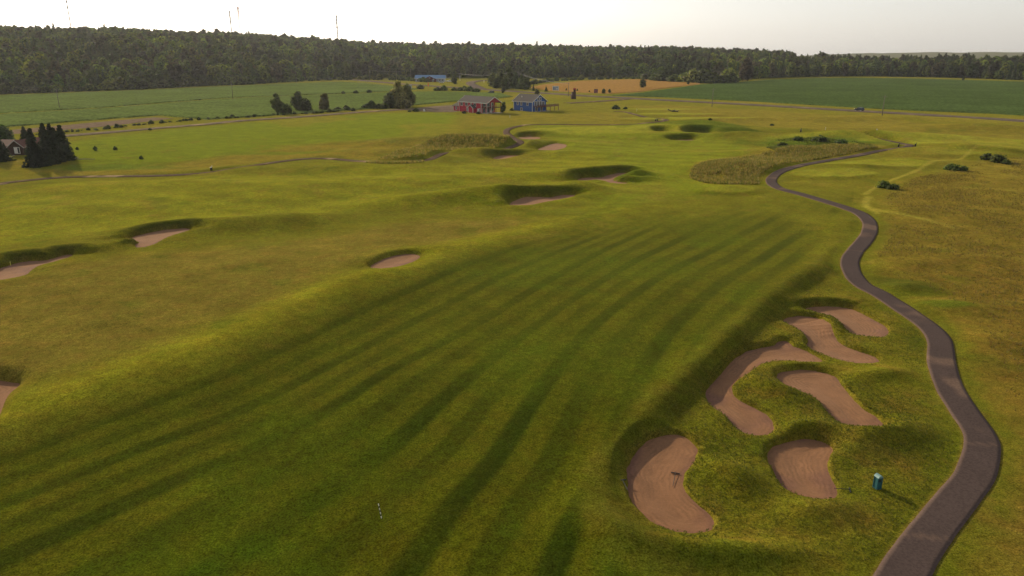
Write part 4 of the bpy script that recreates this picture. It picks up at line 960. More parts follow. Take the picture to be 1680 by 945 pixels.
# ------------------------------------------------------------------ buildings
def window(parent, x0, x1, z0, z1, y=0., axis='x', out=-1, trim='white', t=.16, rails=True):
    """frame with a pane behind it, on a wall at y (axis x) or at x (axis y)"""
    f = MB(); g = MB(); d = .10 * out
    def bx(b, u0, u1, w0, w1, a, c):
        lo, hi = min(a, c), max(a, c)
        b.box(u0, u1, lo, hi, w0, w1) if axis == 'x' else b.box(lo, hi, u0, u1, w0, w1)
    bx(f, x0 - t, x1 + t, z1, z1 + t, y, y + d); bx(f, x0 - t, x1 + t, z0 - t, z0, y, y + d)
    bx(f, x0 - t, x0, z0, z1, y, y + d); bx(f, x1, x1 + t, z0, z1, y, y + d)
    if rails: bx(f, (x0 + x1) / 2 - .04, (x0 + x1) / 2 + .04, z0, z1, y + d * .1, y + d * .9)
    w_ = f.build('window', trim, parent); bx(g, x0, x1, z0, z1, y + d * .02, y + d * .35); g.build('pane', 'glass', w_); return w_
def gable_roof(parent, x0, x1, y0, y1, ze, zr, over=.5, mt='shingle', th=.22, trim='white'):
    b = MB(); ym = (y0 + y1) / 2; s = (zr - ze) / (ym - y0)
    ya, yb = y0 - over, y1 + over; za = ze - over * s
    b.slab([(x0 - over, ya, za), (x1 + over, ya, za), (x1 + over, ym, zr), (x0 - over, ym, zr)], th)
    b.slab([(x0 - over, ym, zr + .003), (x1 + over, ym, zr + .003), (x1 + over, yb, za), (x0 - over, yb, za)], th)
    r = b.build('roof', mt, parent); f = MB()
    f.slab([(x0 - over - .02, ya - .05, za + .03), (x1 + over + .02, ya - .05, za + .03), (x1 + over + .02, ya, za + .03), (x0 - over - .02, ya, za + .03)], .26)
    for xe in (x0 - over - .06, x1 + over):
        f.slab([(xe, ya, za + .03), (xe + .06, ya, za + .03), (xe + .06, ym, zr + .03), (xe, ym, zr + .03)], .3)
        f.slab([(xe, ym, zr + .033), (xe + .06, ym, zr + .033), (xe + .06, yb, za + .03), (xe, yb, za + .03)], .3)
    f.build('fascia', trim, r); return r
def gable_walls(parent, x0, x1, y0, y1, z0, ze, zr, mt, x_gable=None):
    b = MB(); ym = (y0 + y1) / 2
    b.prism([(y0, z0), (y1, z0), (y1, ze), (ym, zr - .12), (y0, ze)], x0, x1, axis='x'); return b.build('wall', mt, parent)
def corner(parent, x, y, z0, z1, mt='white'):
    MB().box(x - .11, x + .11, y - .11, y + .11, z0, z1).build('corner_board', mt, parent)

def house_frame(pxl, pyl, phi): x, y, z = GZ(pxl, pyl); return x, y, z, -R_(phi)
# red house: long side runs from the left corner towards the right and the viewer
PH = 47
x, y, z, rz = house_frame(753.5, 182.5, PH)
rh = empty('red_house', (x, y, z - .1), rz, 'long red two storey house with white trim, grey roof and balcony', 'house')
LL, WW, ZE, ZR = 17.2, 9.0, 5.3, 7.9
gable_walls(rh, 0, LL, 0, WW, -.6, ZE, ZR, 'red')
MB().prism([(0, ZE + .05), (WW, ZE + .05), (WW / 2, ZR - .15)], LL + 4.2, LL + 4.5, axis='x').build('gable_panel', 'redtrim', rh)
gable_roof(rh, 0, LL + 4.5, 0, WW, ZE, ZR)
for cx, cy in ((0, 0), (LL, 0)): corner(rh, cx, cy, -.3, ZE)
for a, b, c, d in ((1.2, 2.9, 3.1, 4.6), (5.0, 6.8, 3.1, 4.6), (9.2, 10.0, 3.5, 4.6), (11.6, 13.2, 3.1, 4.6), (5.9, 6.8, .7, 2.4), (9.4, 11.0, .9, 2.3)): window(rh, a, b, c, d)
# glazed ground floor and doors behind the porch, on the gable side
for a, b, c, d in ((1.0, 2.6, .2, 2.3), (3.6, 5.4, .2, 2.3), (6.2, 8.0, .7, 2.3), (1.2, 2.8, 3.1, 4.9), (3.9, 5.5, 3.1, 4.9), (6.6, 8.0, 3.4, 4.7)): window(rh, a, b, c, d, LL, 'y', 1, 'white', .12)
dk = MB().box(LL, LL + 4.4, -.1, WW + .1, 2.55, 2.8).build('balcony_deck', 'redwood', rh)
rl = MB()
for a in np.arange(0, WW + .01, .45): rl.box(LL + 4.3, LL + 4.36, a - .03, a + .03, 2.8, 3.75)
for a in np.arange(0, 4.3, .45): rl.box(LL + a, LL + a + .06, -.06, 0, 2.8, 3.75)
rl.box(LL + 4.26, LL + 4.4, -.1, WW + .1, 3.75, 3.87); rl.box(LL, LL + 4.26, -.1, .02, 3.75, 3.87); rl.build('railing', 'pole', dk)
for cy in (0, WW * .33, WW * .66, WW): MB().box(LL + 4.2, LL + 4.4, cy - .1, cy + .1, -.3, ZE).build('porch_post', 'white' if cy < WW * .5 else 'redtrim', rh)
MB().box(LL - .2, LL + 6.0, -1.2, WW + .5, -.5, .12).build('patio_slab', 'concrete', rh)
# entry porch with its own small gable
pf = MB(); pf.prism([(9.6, -.4), (13.2, -.4), (13.2, 2.6), (11.4, 3.7), (9.6, 2.6)], -2.0, -.003, axis='y'); pf.build('porch_wall', 'red', rh)
pr = MB(); pr.slab([(9.2, -2.4, 2.42), (11.4, -2.4, 3.95), (11.4, .1, 3.95), (9.2, .1, 2.42)][::-1], .16); pr.slab([(11.4, -2.4, 3.953), (13.6, -2.4, 2.42), (13.6, .1, 2.42), (11.4, .1, 3.953)][::-1], .16); pr.build('porch_roof', 'shingle', rh)
pt = MB(); 
pt.slab([(9.15, -2.5, 2.45), (11.4, -2.5, 4.0), (11.4, -2.4, 4.0), (9.15, -2.4, 2.45)][::-1], .26); pt.slab([(11.4, -2.5, 4.003), (13.65, -2.5, 2.45), (13.65, -2.4, 2.45), (11.4, -2.4, 4.003)][::-1], .26)
pt.box(9.5, 9.72, -2.12, -1.9, -.3, 2.6); pt.box(13.1, 13.32, -2.12, -1.9, -.3, 2.6); pt.build('porch_trim', 'white', rh)
dd = MB().box(14.3, 15.3, -.1, 0, 0, 2.15).build('door', 'white', rh); MB().box(15.12, 15.2, -.16, -.1, 1.0, 1.1).build('handle', 'dark', dd)
window(rh, 15.6, 16.3, .8, 2.2)
# low garage wing at the left
gw = MB(); gw.prism([(-6.2, -.5), (-.003, -.5), (-.003, 2.7), (-6.2, 2.7)], 1.2, 8.5, axis='y'); gw.build('garage_wall', 'red', rh)
gr = MB(); gr.slab([(-6.8, .6, 2.6), (.0, .6, 2.6), (.0, 4.8, 4.6), (-6.0, 4.8, 4.6)], .18); gr.slab([(-6.0, 4.8, 4.603), (.0, 4.8, 4.603), (.0, 9.0, 2.6), (-6.8, 9.0, 2.6)], .18); gr.build('garage_roof', 'shingle', rh)
MB().box(-6.34, -6.2, 2.0, 5.4, -.3, 2.3).build('garage_door', 'white', rh); corner(rh, -6.2, 1.2, -.3, 2.6); window(rh, -4.4, -3.2, .9, 2.0, 1.2)
MB().box(4.0, 4.25, 4.2, 4.45, 7.3, 8.3).build('vent_pipe', 'steel', rh)
ub = empty('garden_umbrella', GZ(805, 187.2), 0, 'folded white garden umbrella in front of the red house porch', 'umbrella')
MB().tube((0, 0, 0), (0, 0, 2.0), .035).build('pole', 'steel', ub); u = MB(); u.tube((0, 0, .75), (0, 0, 1.3), .14, .26, 10); u.tube((0, 0, 1.3), (0, 0, 2.05), .26, .05, 10); u.build('folded_canopy', 'white', ub, True); MB().tube((0, 0, -.1), (0, 0, .1), .35, .33, 12).build('base', 'concrete', ub)

# blue house
x, y, z, rz = house_frame(843, 180.8, 45)
bh = empty('blue_house', (x, y, z - .1), rz, 'blue house with grey roof, white trimmed windows and raised brown deck', 'house')
LB, WB, ZE, ZR = 13.2, 10.2, 5.2, 8.3
gable_walls(bh, 0, LB, 0, WB, -.6, ZE, ZR, 'blue'); gable_roof(bh, 0, LB, 0, WB, ZE, ZR, .7)
for cx, cy in ((0, 0), (LB, 0)): corner(bh, cx, cy, -.3, ZE)
for a, b, c, d in ((2.4, 3.4, 3.0, 4.4), (4.9, 5.9, 2.9, 4.4), (9.2, 10.4, 3.0, 4.2), (5.0, 6.3, .3, 1.5)): window(bh, a, b, c, d)
for a, b, c, d in ((1.6, 3.0, 2.9, 4.9), (3.6, 4.9, 2.6, 4.9), (5.4, 6.7, 2.6, 4.9), (7.3, 8.8, 2.9, 4.6), (3.7, 4.8, 5.5, 6.7), (5.4, 6.5, 5.5, 6.7), (2.2, 3.6, .2, 2.0), (6.0, 7.6, .2, 2.1)): window(bh, a, b, c, d, LB, 'y', 1, 'white', .16)
cg = MB(); cg.prism([(LB * .30, ZE), (LB * .30 + 4.2, ZE), (LB * .30 + 2.1, ZR - .7)], WB * .5, WB + 2.5, axis='y'); cg.build('cross_gable', 'blue', bh)
sr = MB(); sr.slab([(LB * .30 - .4, WB * .4, ZE - .1), (LB * .30 + 2.1, WB * .4, ZR - .5), (LB * .30 + 2.1, WB + 2.9, ZR - .5), (LB * .30 - .4, WB + 2.9, ZE - .1)][::-1], .18)
sr.slab([(LB * .30 + 2.1, WB * .4, ZR - .497), (LB * .30 + 4.6, WB * .4, ZE - .1), (LB * .30 + 4.6, WB + 2.9, ZE - .1), (LB * .30 + 2.1, WB + 2.9, ZR - .497)][::-1], .18); sr.build('cross_roof', 'shingle', bh)
MB().box(LB * .3, LB * .3 + 4.2, WB, WB + 2.5, -.3, ZE).build('side_bay', 'blue', bh)
dk = MB().box(LB, LB + 3.2, .6, WB + 6.5, 2.25, 2.45).build('deck', 'redwood', bh)
rl = MB()
for a in np.arange(.6, WB + 6.5, .4): rl.box(LB + 3.12, LB + 3.18, a - .03, a + .03, 2.45, 3.35)
for a in np.arange(0, 3.1, .4): rl.box(LB + a, LB + a + .06, .55, .62, 2.45, 3.35); rl.box(LB + a, LB + a + .06, WB + 6.44, WB + 6.5, 2.45, 3.35)
for a in np.arange(2.5, 3.3, .28): rl.box(LB + 3.09, LB + 3.11, .6, WB + 6.5, a, a + .14)
rl.box(LB + 3.05, LB + 3.2, .55, WB + 6.5, 3.35, 3.47); rl.build('railing', 'redwood', dk)
for a in np.linspace(.8, WB + 6.3, 6):
    MB().box(LB + 2.95, LB + 3.15, a - .1, a + .1, -.6, 2.25).build('deck_post', 'redwood', bh)
MB().box(LB, LB + 3.6, .6, WB, -.5, .08).build('patio_slab', 'concrete', bh); MB().tube((3.5, 2.4, 6.5), (3.5, 2.4, 7.4), .12).build('vent_pipe', 'white', bh)

# long building with the blue metal roof
x, y, z = GZ(681, 134.3); k = px_m(y); Lm = 49 / k
m = empty('blue_roofed_building', (x, y, z - .2), 0, 'long low building with blue metal roof and dark red gabled front', 'building')
gable_walls(m, .3, Lm - .3, .3, 12, -.5, 3.9, 6.9, 'palewall'); gable_roof(m, 0, Lm, 0, 12.3, 3.9, 6.9, .5, 'bluemetal')
xc = Lm * .5
MB().prism([(xc - 6.6, -.4), (xc + 6.6, -.4), (xc + 6.6, 3.2), (xc, 5.9), (xc - 6.6, 3.2)], -3.0, .28, axis='y').build('front_gable', 'darkred', m)
fr = MB(); fr.slab([(xc - 7.6, -3.6, 3.0), (xc, -3.6, 6.15), (xc, 6.2, 6.15), (xc - 7.6, .6, 3.0)][::-1], .18); fr.slab([(xc, -3.6, 6.153), (xc + 7.6, -3.6, 3.0), (xc + 7.6, .6, 3.0), (xc, 6.2, 6.153)][::-1], .18); fr.build('front_roof', 'bluemetal', m)
for a in (2.0, 4.6, Lm - 3.4, Lm - 6.0): window(m, a, a + 1.5, 1.2, 2.8, .3, 'x', -1, 'white')
for a, b, c, d in ((xc - 4.2, xc - 2.8, .8, 2.2), (xc + 2.6, xc + 4.0, .8, 2.2), (xc - .5, xc + .5, 3.9, 4.7), (xc + 3.6, xc + 4.6, 2.7, 3.4)): window(m, a, b, c, d, -3.0)
dd = MB().box(xc - .6, xc + .6, -3.1, -3.0, -.1, 2.1).build('door', 'dark', m)
MB().box(Lm - .5, Lm + .5, -.7, 0, -.3, 3.8).build('end_post', 'white', m)

# brown cabin at the left edge, gable towards the viewer
x, y, z = GZ(19, 254.5); k = px_m(y)
cb = empty('brown_cabin', (x, y, z - .15), R_(-8), 'small dark brown cabin with white window between dark spruces', 'house')
Wc = 25 / k; zc_, zp_ = 2.7, 4.3
b = MB(); b.prism([(0, -.4), (Wc, -.4), (Wc, zc_), (Wc / 2, zp_), (0, zc_)], 0, 9, axis='y'); b.build('wall', 'darkbrown', cb)
r = MB(); s_ = (zp_ - zc_) / (Wc / 2)
r.slab([(-.5, -.6, zc_ - .5 * s_ + .1), (Wc / 2, -.6, zp_ + .1), (Wc / 2, 9.4, zp_ + .1), (-.5, 9.4, zc_ - .5 * s_ + .1)][::-1], .16)
r.slab([(Wc / 2, -.6, zp_ + .103), (Wc + .5, -.6, zc_ - .5 * s_ + .1), (Wc + .5, 9.4, zc_ - .5 * s_ + .1), (Wc / 2, 9.4, zp_ + .103)][::-1], .16); rr = r.build('roof', 'redwood', cb)
f = MB(); f.slab([(-.55, -.68, zc_ - .5 * s_ + .14), (Wc / 2, -.68, zp_ + .14), (Wc / 2, -.6, zp_ + .14), (-.55, -.6, zc_ - .5 * s_ + .14)][::-1], .24); f.slab([(Wc / 2, -.68, zp_ + .143), (Wc + .55, -.68, zc_ - .5 * s_ + .14), (Wc + .55, -.6, zc_ - .5 * s_ + .14), (Wc / 2, -.6, zp_ + .143)][::-1], .24); f.build('fascia', 'concrete', rr)
wn = window(cb, Wc * .3, Wc * .66, .75, 2.35, 0, 'x', -1, 'white', .12)
MB().box(Wc * .3 + .02, Wc * .52, -.07, -.04, .75, 2.3).build('curtain', 'white', wn)
MB().box(Wc * .18, Wc * .95, -.9, 0, -.2, .18).build('step', 'concrete', cb); MB().box(-7.5, 0, 2.5, 8.5, -.4, 2.5).build('side_wing', 'darkbrown', cb)
r = MB(); r.slab([(-8, 2.0, 2.4), (.2, 2.0, 2.4), (.2, 5.5, 3.9), (-8, 5.5, 3.9)], .15); r.slab([(-8, 5.5, 3.903), (.2, 5.5, 3.903), (.2, 9.0, 2.4), (-8, 9.0, 2.4)], .15); r.build('side_roof', 'redwood', cb)

# stepped timber tower beside the junction
x, y, z = GZ(940.7, 162.3); tt = empty('timber_tower', (x, y, z), R_(12), 'stepped brown timber tower with small roof beside the road junction', 'tower')
def tier(nm, x0, x1, d, z0, z1):
    b = MB()
    n = max(3, int((z1 - z0) / .35))
    for i in range(n):
        a = z0 + (z1 - z0) * i / n; e_ = .06 * (i % 2); b.box(x0 - e_, x1 + e_, -d - e_, d + e_, a, a + (z1 - z0) / n - .05)
    b.box(x0 + .08, x1 - .08, -d + .08, d - .08, z0, z1); return b.build(nm, 'rust', tt)
tier('lower_tier', -1.5, 1.35, 1.2, -.2, 2.5); tier('middle_tier', -1.05, 1.25, 1.0, 2.5, 4.5); tier('upper_tier', .1, 1.3, .6, 4.5, 6.0)
MB().slab([(-.1, -.9, 6.0), (1.5, -.9, 6.0), (1.5, .0, 6.8), (-.1, .0, 6.8)], .1).slab([(-.1, 0, 6.803), (1.5, 0, 6.803), (1.5, .9, 6.0), (-.1, .9, 6.0)], .1).build('roof', 'redtrim', tt)
MB().box(-.5, .3, -1.32, -1.2, .6, 1.5).build('opening', 'dark', tt)

# ------------------------------------------------------------------ signs
def billboard(px, py, wpx, hpx, toppx, label, printm, frame='white', name='billboard'):
    x, y, z = GZ(px, py); k = px_m(y); Wb, Hb, zt = wpx / k, hpx / k, toppx / k
    e = empty(name, (x, y, z), R_(random.uniform(-6, 6)), label, 'sign')
    MB().box(-Wb / 2, Wb / 2, 0, .12, zt - Hb, zt).build('board', frame, e)
    MB().box(-Wb / 2 + .06 * Wb + .1, Wb / 2 - .06 * Wb - .1, -.04, 0, zt - Hb + .12 * Hb, zt - .12 * Hb).build('printed_face', printm, e)
    for s in (-1, 1): MB().box(s * Wb * .38 - .08, s * Wb * .38 + .08, .12, .28, -.3, zt - .1).build('post', 'pole', e)
    return e
bb = billboard(911.5, 150.5, 10.5, 7, 9, 'large white framed billboard with blue grey picture before the wheat field', 'signblue')
k = px_m(bb.location.y); 
MB().box(-.55, -.1, -.07, -.04, 8.6 / k - 3.4 * .6 - .2, 8.6 / k - .6).build('picture_panel', 'palewall', bb); MB().box(.25, 1.5, -.07, -.04, 8.6 / k - 2.3, 8.6 / k - 1.0).build('picture_panel', 'silver', bb)
sb = billboard(977.5, 154, 6.2, 6, 7.6, 'small dark red and blue roadside sign with low bushes beside it', 'signred', 'dark', 'roadside_sign')
billboard(673, 146, 5.5, 5.5, 6.6, 'small white roadside sign with dark panel behind the large tree clump', 'signblue', 'white', 'roadside_sign')
x, y, z = GZ(702, 143); fl = empty('feather_flag', (x, y, z), 0, 'upright orange feather flag beside the highway left of the hedge', 'flag')
MB().tube((0, 0, -.2), (0, 0, 4.2), .04).build('flagpole', 'steel', fl)
V = []; F = []
for i in range(13):
    t = i / 12; wv = .16 * math.sin(t * 7); wd = .15 + 1.0 * math.sin(math.pi * min(1, .15 + t * .8)) * .75; V += [(0, 0, .7 + 3.5 * t), (wd, wv, .7 + 3.5 * t), (wd, wv + .03, .7 + 3.5 * t), (0, .03, .7 + 3.5 * t)]
for i in range(12):
    a = i * 4; F += [(a, a + 1, a + 5, a + 4), (a + 1, a + 2, a + 6, a + 5), (a + 2, a + 3, a + 7, a + 6), (a + 3, a, a + 4, a + 7)]
obj('banner', mesh_from('banner', V, F, M['orange']), fl)

# ------------------------------------------------------------------ poles, power lines, masts
POLES = [(98, 178, 31, 'thin pale pole standing in the leftmost part of the left field', 0), (382.5, 163.4, 30, 'thin pale pole on the line between the left fields', 0),
 (587, 136, 10, 'short grey post at the left end of the highway', 0), (607, 132.5, 18, 'utility pole with a transformer left of the blue roofed building', 1), (651, 134, 17, 'dark thin utility pole behind the large tree clump', 1),
 (674.3, 133, 19, 'pale utility pole just left of the blue roofed building', 1), (754.7, 132.5, 8.5, 'short bright white pole right of the blue roofed building', 0),
 (486.5, 137, 27, 'utility pole half hidden in the forest edge above the left field', 1), (846, 143, 26, 'grey utility pole rising out of the dark highway tree clump', 1), (932.5, 158.5, 23, 'brown utility pole beside the stepped timber tower', 1),
 (1004.5, 131, 18, 'thin grey pole at the back of the wheat field', 1), (1191, 134, 36, 'tall thin pole behind the light green bushes', 0), (1168, 175.6, 29.6, 'tall pale pole beside the highway in front of the right field', 1), (1446.5, 193.6, 33, 'tall pale pole by the highway right of the dark car', 1)]
PT = {}
for px, py, hp, lab, arm in POLES:
    x, y = G(px, py); z = zat(x, y); k = px_m(y); H = hp / k
    e = empty('utility_pole', (x, y, z), 0, lab, 'pole', 'poles standing along roads and fields'); b = MB()
    b.tube((0, 0, -.5), (0, 0, H), .20 if hp > 12 else .14, .13, 8); b.build('pole', 'white' if px == 754.7 else 'pole', e, True)
    if arm: MB().box(-1.1, 1.1, -.08, .08, H - .9, H - .75).build('crossarm', 'pole', e); MB().tube((0, 0, H - .4), (0, 0, H + .15), .06).build('insulator', 'steel', e)
    if px == 607: MB().tube((.3, -.1, H - 3.2), (.3, -.1, H - 2.0), .32, n=10).build('transformer', 'steel', e)
    PT[px] = np.array([x, y, z + H])
pe = empty('white_post', GZ(794, 135.5), 0, 'short white box topped post left of the dark highway clump', 'post'); MB().box(-.12, .12, -.12, .12, -.2, 1.2).build('post', 'white', pe); MB().box(-.45, .45, -.3, .3, 1.2, 2.3).build('cabinet', 'white', pe)
pl = empty('power_line', (0, 0, 0), 0, 'thin power line strung between the highway poles before the forest', 'power line')
LP = [PT[486.5], PT[607], PT[651], PT[674.3], np.array([*G(754.7, 132.5), 8.2]), PT[846], PT[932.5]]
for a, b in zip(LP[:-1], LP[1:]):
    for s in (-.9, .9):
        w_ = MB(); pts = [a + (b - a) * t + np.array([s, 0, -.8 - 5.0 * t * (1 - t) * np.linalg.norm(b - a) / 90]) for t in np.linspace(0, 1, 9)]
        for p, q in zip(pts[:-1], pts[1:]): w_.tube(p, q, .055, n=4)
        w_.build('wire', 'wire', pl)
def mast(px, ptop, dist, kind, label, pbase=None, lean=0):
    u = (px - 840) / FPX; y = dist / math.hypot(1, u / 1.05); x = u * y / 1.05
    z0 = zat(x, y); v = (ptop - 472.5) / FPX; te = (-ST - v * CT) / np.hypot(u, CT - v * ST); zt = CAMH + te * dist; H = zt - z0
    e = empty('radio_mast', (x, y, z0), 0, label, 'mast', 'radio masts on the forested hill'); wd = {'lattice': 4.2, 'slim': 1.3}[kind]
    b = MB(); n = int(H / (6 if kind == 'lattice' else 3)); R0 = lambda t: wd * (1 - .82 * t) if kind == 'lattice' else wd * .55
    for j in range(3):
        a = 2.1 * j
        b2 = 2.1 * (j + 1)
        for i in range(n):
            t0, t1 = i / n, (i + 1) / n
            p = (R0(t0) * math.cos(a), R0(t0) * math.sin(a), H * t0); q = (R0(t1) * math.cos(a), R0(t1) * math.sin(a), H * t1); q2 = (R0(t1) * math.cos(b2), R0(t1) * math.sin(b2), H * t1)
            b.tube(p, q, .34, n=4); b.tube(p, q2, .17, n=3)
    b.build('lattice', 'redlamp' if kind == 'lattice' else 'steel', e)
    for t in ((.97, .93, .88, .82) if kind == 'lattice' else (.97, .86, .78, .66)):
        r = R0(t) + .4
        for s in (-1, 1):
            MB().tube((s * r, 0, H * t - 1.3), (s * r, 0, H * t + 1.3), .55, n=8).build('antenna', 'steel', e)
        MB().box(-r, r, -.15, .15, H * t - .12, H * t + .12).build('bracket', 'steel', e)
    if kind == 'lattice': MB().tube((0, 0, H), (0, 0, H + 24), .5, .3).build('aerial', 'steel', e)
mast(124, -14, 1500, 'slim', 'tall thin radio mast above the left part of the forested hill')
mast(384, 18, 1480, 'slim', 'shorter radio mast just left of the red lattice mast')
mast(398.5, 11, 1490, 'lattice', 'tallest reddish lattice mast with antennas on the forested hill')
mast(556, 25, 1450, 'slim', 'slender lone radio mast at the right end of the forested hill')

# ------------------------------------------------------------------ vehicles
def car(px, py, rz, paint, label, kind='suv', Lc=4.7, name='car'):
    x, y, z = GZ(px, py); e = empty(name, (x, y, z + .18), rz, label, 'car' if kind != 'truck' else 'truck')
    prof = {'suv': [(-2.3,.35),(2.3,.35),(2.35,.75),(2.15,1.0),(1.1,1.12),(.55,1.62),(-1.7,1.66),(-2.2,1.1),(-2.35,.8)], 'truck': [(-2.8,.5),(2.8,.5),(2.85,1.0),(2.6,1.25),(1.7,1.32),(1.2,1.95),(-.3,1.98),(-.5,1.35),(-2.8,1.35)]}[kind]
    s = Lc / 4.7 if kind == 'suv' else 1.0
    wd = .9; V = []; n = len(prof)
    for yy, k in ((-wd, 1), (-wd * 1.0, 1), (wd, 1)): pass
    V = [(a * s, -wd * (1 if c < 1.2 else .84), c) for a, c in prof] + [(a * s, wd * (1 if c < 1.2 else .84), c) for a, c in prof]
    F = [tuple(range(n)), tuple(range(n, 2 * n))[::-1]] + [(i, n + i, n + (i + 1) % n, (i + 1) % n) for i in range(n)]
    body = obj('body', mesh_from('car_body', V, F, M[paint]), e); bv = body.modifiers.new('bevel', 'BEVEL'); bv.width = .07; bv.segments = 2
    if kind == 'suv': side = [(1.0, 1.12), (.52, 1.56), (-1.6, 1.58), (-1.95, 1.12)]
    else: side = [(1.55, 1.3), (1.15, 1.85), (-.25, 1.88), (-.4, 1.34)]
    for sg in (-1, 1):
        V = [(a * s, sg * (wd * (.99 if c < 1.35 else .86) + .015), c) for a, c in side] + [(a * s, sg * (wd * .8), c) for a, c in side]
        obj('side_window', mesh_from('side_window', V, [(0, 1, 2, 3), (4, 7, 6, 5), (0, 4, 5, 1), (1, 5, 6, 2), (2, 6, 7, 3), (3, 7, 4, 0)], M['glass']), e)
        h = MB(); h.box(prof[2][0] * s - .25, prof[2][0] * s + .03, sg * .68 - .18, sg * .68 + .18, .72, .95); h.build('headlight', 'lamp', e)
        for ax in (-1.45, 1.45):
            axx = ax * (s if kind == 'suv' else 1.25); t = MB().tube((axx, sg * .70, .16), (axx, sg * .93, .16), .35, n=16).build('wheel', 'rubber', e); MB().tube((axx, sg * .90, .16), (axx, sg * .95, .16), .20, n=10).build('rim', 'silver', t)
    a, b = (prof[4], prof[5]); g = MB(); o_ = .03
    g.add([(a[0] * s + o_, -.72, a[1] + .04), (a[0] * s + o_, .72, a[1] + .04), (b[0] * s + o_ + .02, .66, b[1] - .06), (b[0] * s + o_ + .02, -.66, b[1] - .06), (a[0] * s - .2, -.72, a[1]), (a[0] * s - .2, .72, a[1]), (b[0] * s - .2, .66, b[1] - .08), (b[0] * s - .2, -.66, b[1] - .08)],
          [(0, 1, 2, 3), (7, 6, 5, 4), (0, 4, 5, 1), (1, 5, 6, 2), (2, 6, 7, 3), (3, 7, 4, 0)]); g.build('windscreen', 'glass', e)
    return e
ang = math.atan2(G(1400, 182)[1] - G(1420, 183.4)[1], G(1400, 182)[0] - G(1420, 183.4)[0])
car(1409.5, 182.2, ang, 'navy', 'dark blue car with lit headlights driving left on the highway')
car(724, 136.6, 0, 'silver', 'silver car parked before the right end of the blue roofed building')
car(737, 134.8, 0, 'carwhite', 'white truck parked behind the small round tree', 'truck', name='truck')
car(806, 153.2, R_(140), 'navy', 'dark car parked by the highway behind the red house')

# ------------------------------------------------------------------ course furniture
x, y, z = GZ(1438.5, 800.5)
tb = empty('litter_bin', (x, y, z), R_(14), 'small teal upright bin with pale pitched lid on the rough', 'bin')
b = MB(); b.box(-.18, .18, -.18, .18, 0, .84); b.build('body', 'teal', tb)
for sx in (-1, 1):
    for sy in (-1, 1): MB().box(sx * .2 - .03, sx * .2 + .03, sy * .2 - .03, sy * .2 + .03, -.05, .87).build('corner_post', 'teal', tb)
MB().prism([(-.25, .87), (.25, .87), (.13, .99), (.03, 1.03), (-.03, 1.03), (-.13, .99)], -.25, .25).build('lid', 'tealtop', tb); MB().box(-.24, .24, -.24, .24, -.06, .05).build('base', 'teal', tb); tb.scale = (.86, .86, 1)
MB().box(-.09, .09, -.21, -.19, .55, .72).build('opening', 'dark', tb)
x, y, z = GZ(626, 850)
ym = empty('yardage_stake', (x, y, z), 0, 'black and white striped stake standing in the fairway', 'stake')
for i in range(7):
    MB().tube((-.11 + .11 * i / 7, 0, 1.05 * (i) / 7 - (.06 if i == 0 else 0)) if False else (-.02 * i, 0, .145 * i - (.1 if i == 0 else 0)), (-.02 * (i + 1), 0, .145 * (i + 1)), .026, n=10).build('white_band' if i % 2 == 0 else 'black_band', 'white' if i % 2 == 0 else 'black', ym, True)
def course_bin(px, py, h, label, top='dark', body='dark', name='tee_bin'):
    x, y, z = GZ(px, py); e = empty(name, (x, y, z), .3, label, 'bin'); MB().tube((0, 0, 0), (0, 0, h * .72), .2, .23, 12).build('body', body, e, True); MB().tube((0, 0, h * .72), (0, 0, h * .8), .27, .25, 12).build('lid', top, e, True)
    MB().box(.22, .30, -.04, .04, -.1, h).build('post', body, e); MB().box(.16, .36, -.10, .10, h, h + .12).build('cap', top, e)
course_bin(1474, 241, .95, 'dark bin standing at the edge of the main cart path loop', 'black', 'black')
course_bin(1501.5, 240.7, 1.1, 'dark leaning marker bin right of the main cart path loop', 'black', 'black')
course_bin(346.5, 279.3, .95, 'dark ball washer with white top beside the far path at left', 'white', 'dark', 'ball_washer')
course_bin(1075.5, 197.2, 1.0, 'left of the two dark bins beside the far path', 'dark', 'dark'); course_bin(1078.3, 197.2, 1.0, 'right of the two dark bins beside the far path', 'dark', 'dark')
course_bin(1313.5, 217, 1.4, 'dark post box on the far fairway right of the grassy mounds', 'dark', 'dark')
def flagstick(px, py, h, label, c='yellow'):
    x, y, z = GZ(px, py); e = empty('flagstick', (x, y, z), 0, label, 'flag'); MB().tube((0, 0, -.1), (0, 0, h), .035).build('stick', 'white', e)
    f = MB(); f.add([(0, -.01, h), (.55, .10, h - .08), (.5, .06, h - .42), (0, -.01, h - .38), (0, .02, h), (.55, .13, h - .08), (.5, .09, h - .42), (0, .02, h - .38)], [(0, 1, 2, 3), (7, 6, 5, 4), (0, 4, 5, 1), (1, 5, 6, 2), (2, 6, 7, 3), (3, 7, 4, 0)]); f.build('flag', c, e)
flagstick(1044.5, 183.2, 1.6, 'small yellow flag on the far tee beside the path end')
flagstick(1437, 219, 1.6, 'thin flagstick on the far pale green at right', 'white')
def rake(px, py, rz, label, z=None, Lr=1.7):
    x, y = G(px, py); zz = zat(x, y) if z is None else z
    x, y = G(px, py, zz); e = empty('bunker_rake', (x, y, zz + .04), rz, label, 'rake'); MB().tube((-Lr / 2, 0, .02), (Lr / 2, 0, .10), .02).build('handle', 'dark', e)
    h = MB().box(Lr / 2 - .03, Lr / 2 + .03, -.30, .30, .02, .07)
    for a in np.linspace(-.28, .28, 9): h.box(Lr / 2 - .015, Lr / 2 + .015, a - .015, a + .015, -.04, .02)
    h.build('head', 'dark', e)
rake(1106, 788, R_(72), 'dark rake lying in the sand of the nearest bunker', BK[0].get('z_sand', -.3) + .03)
rake(1381, 804, R_(-15), 'dark rake lying on the grass right of the rounded bunker', Lr=1.0)
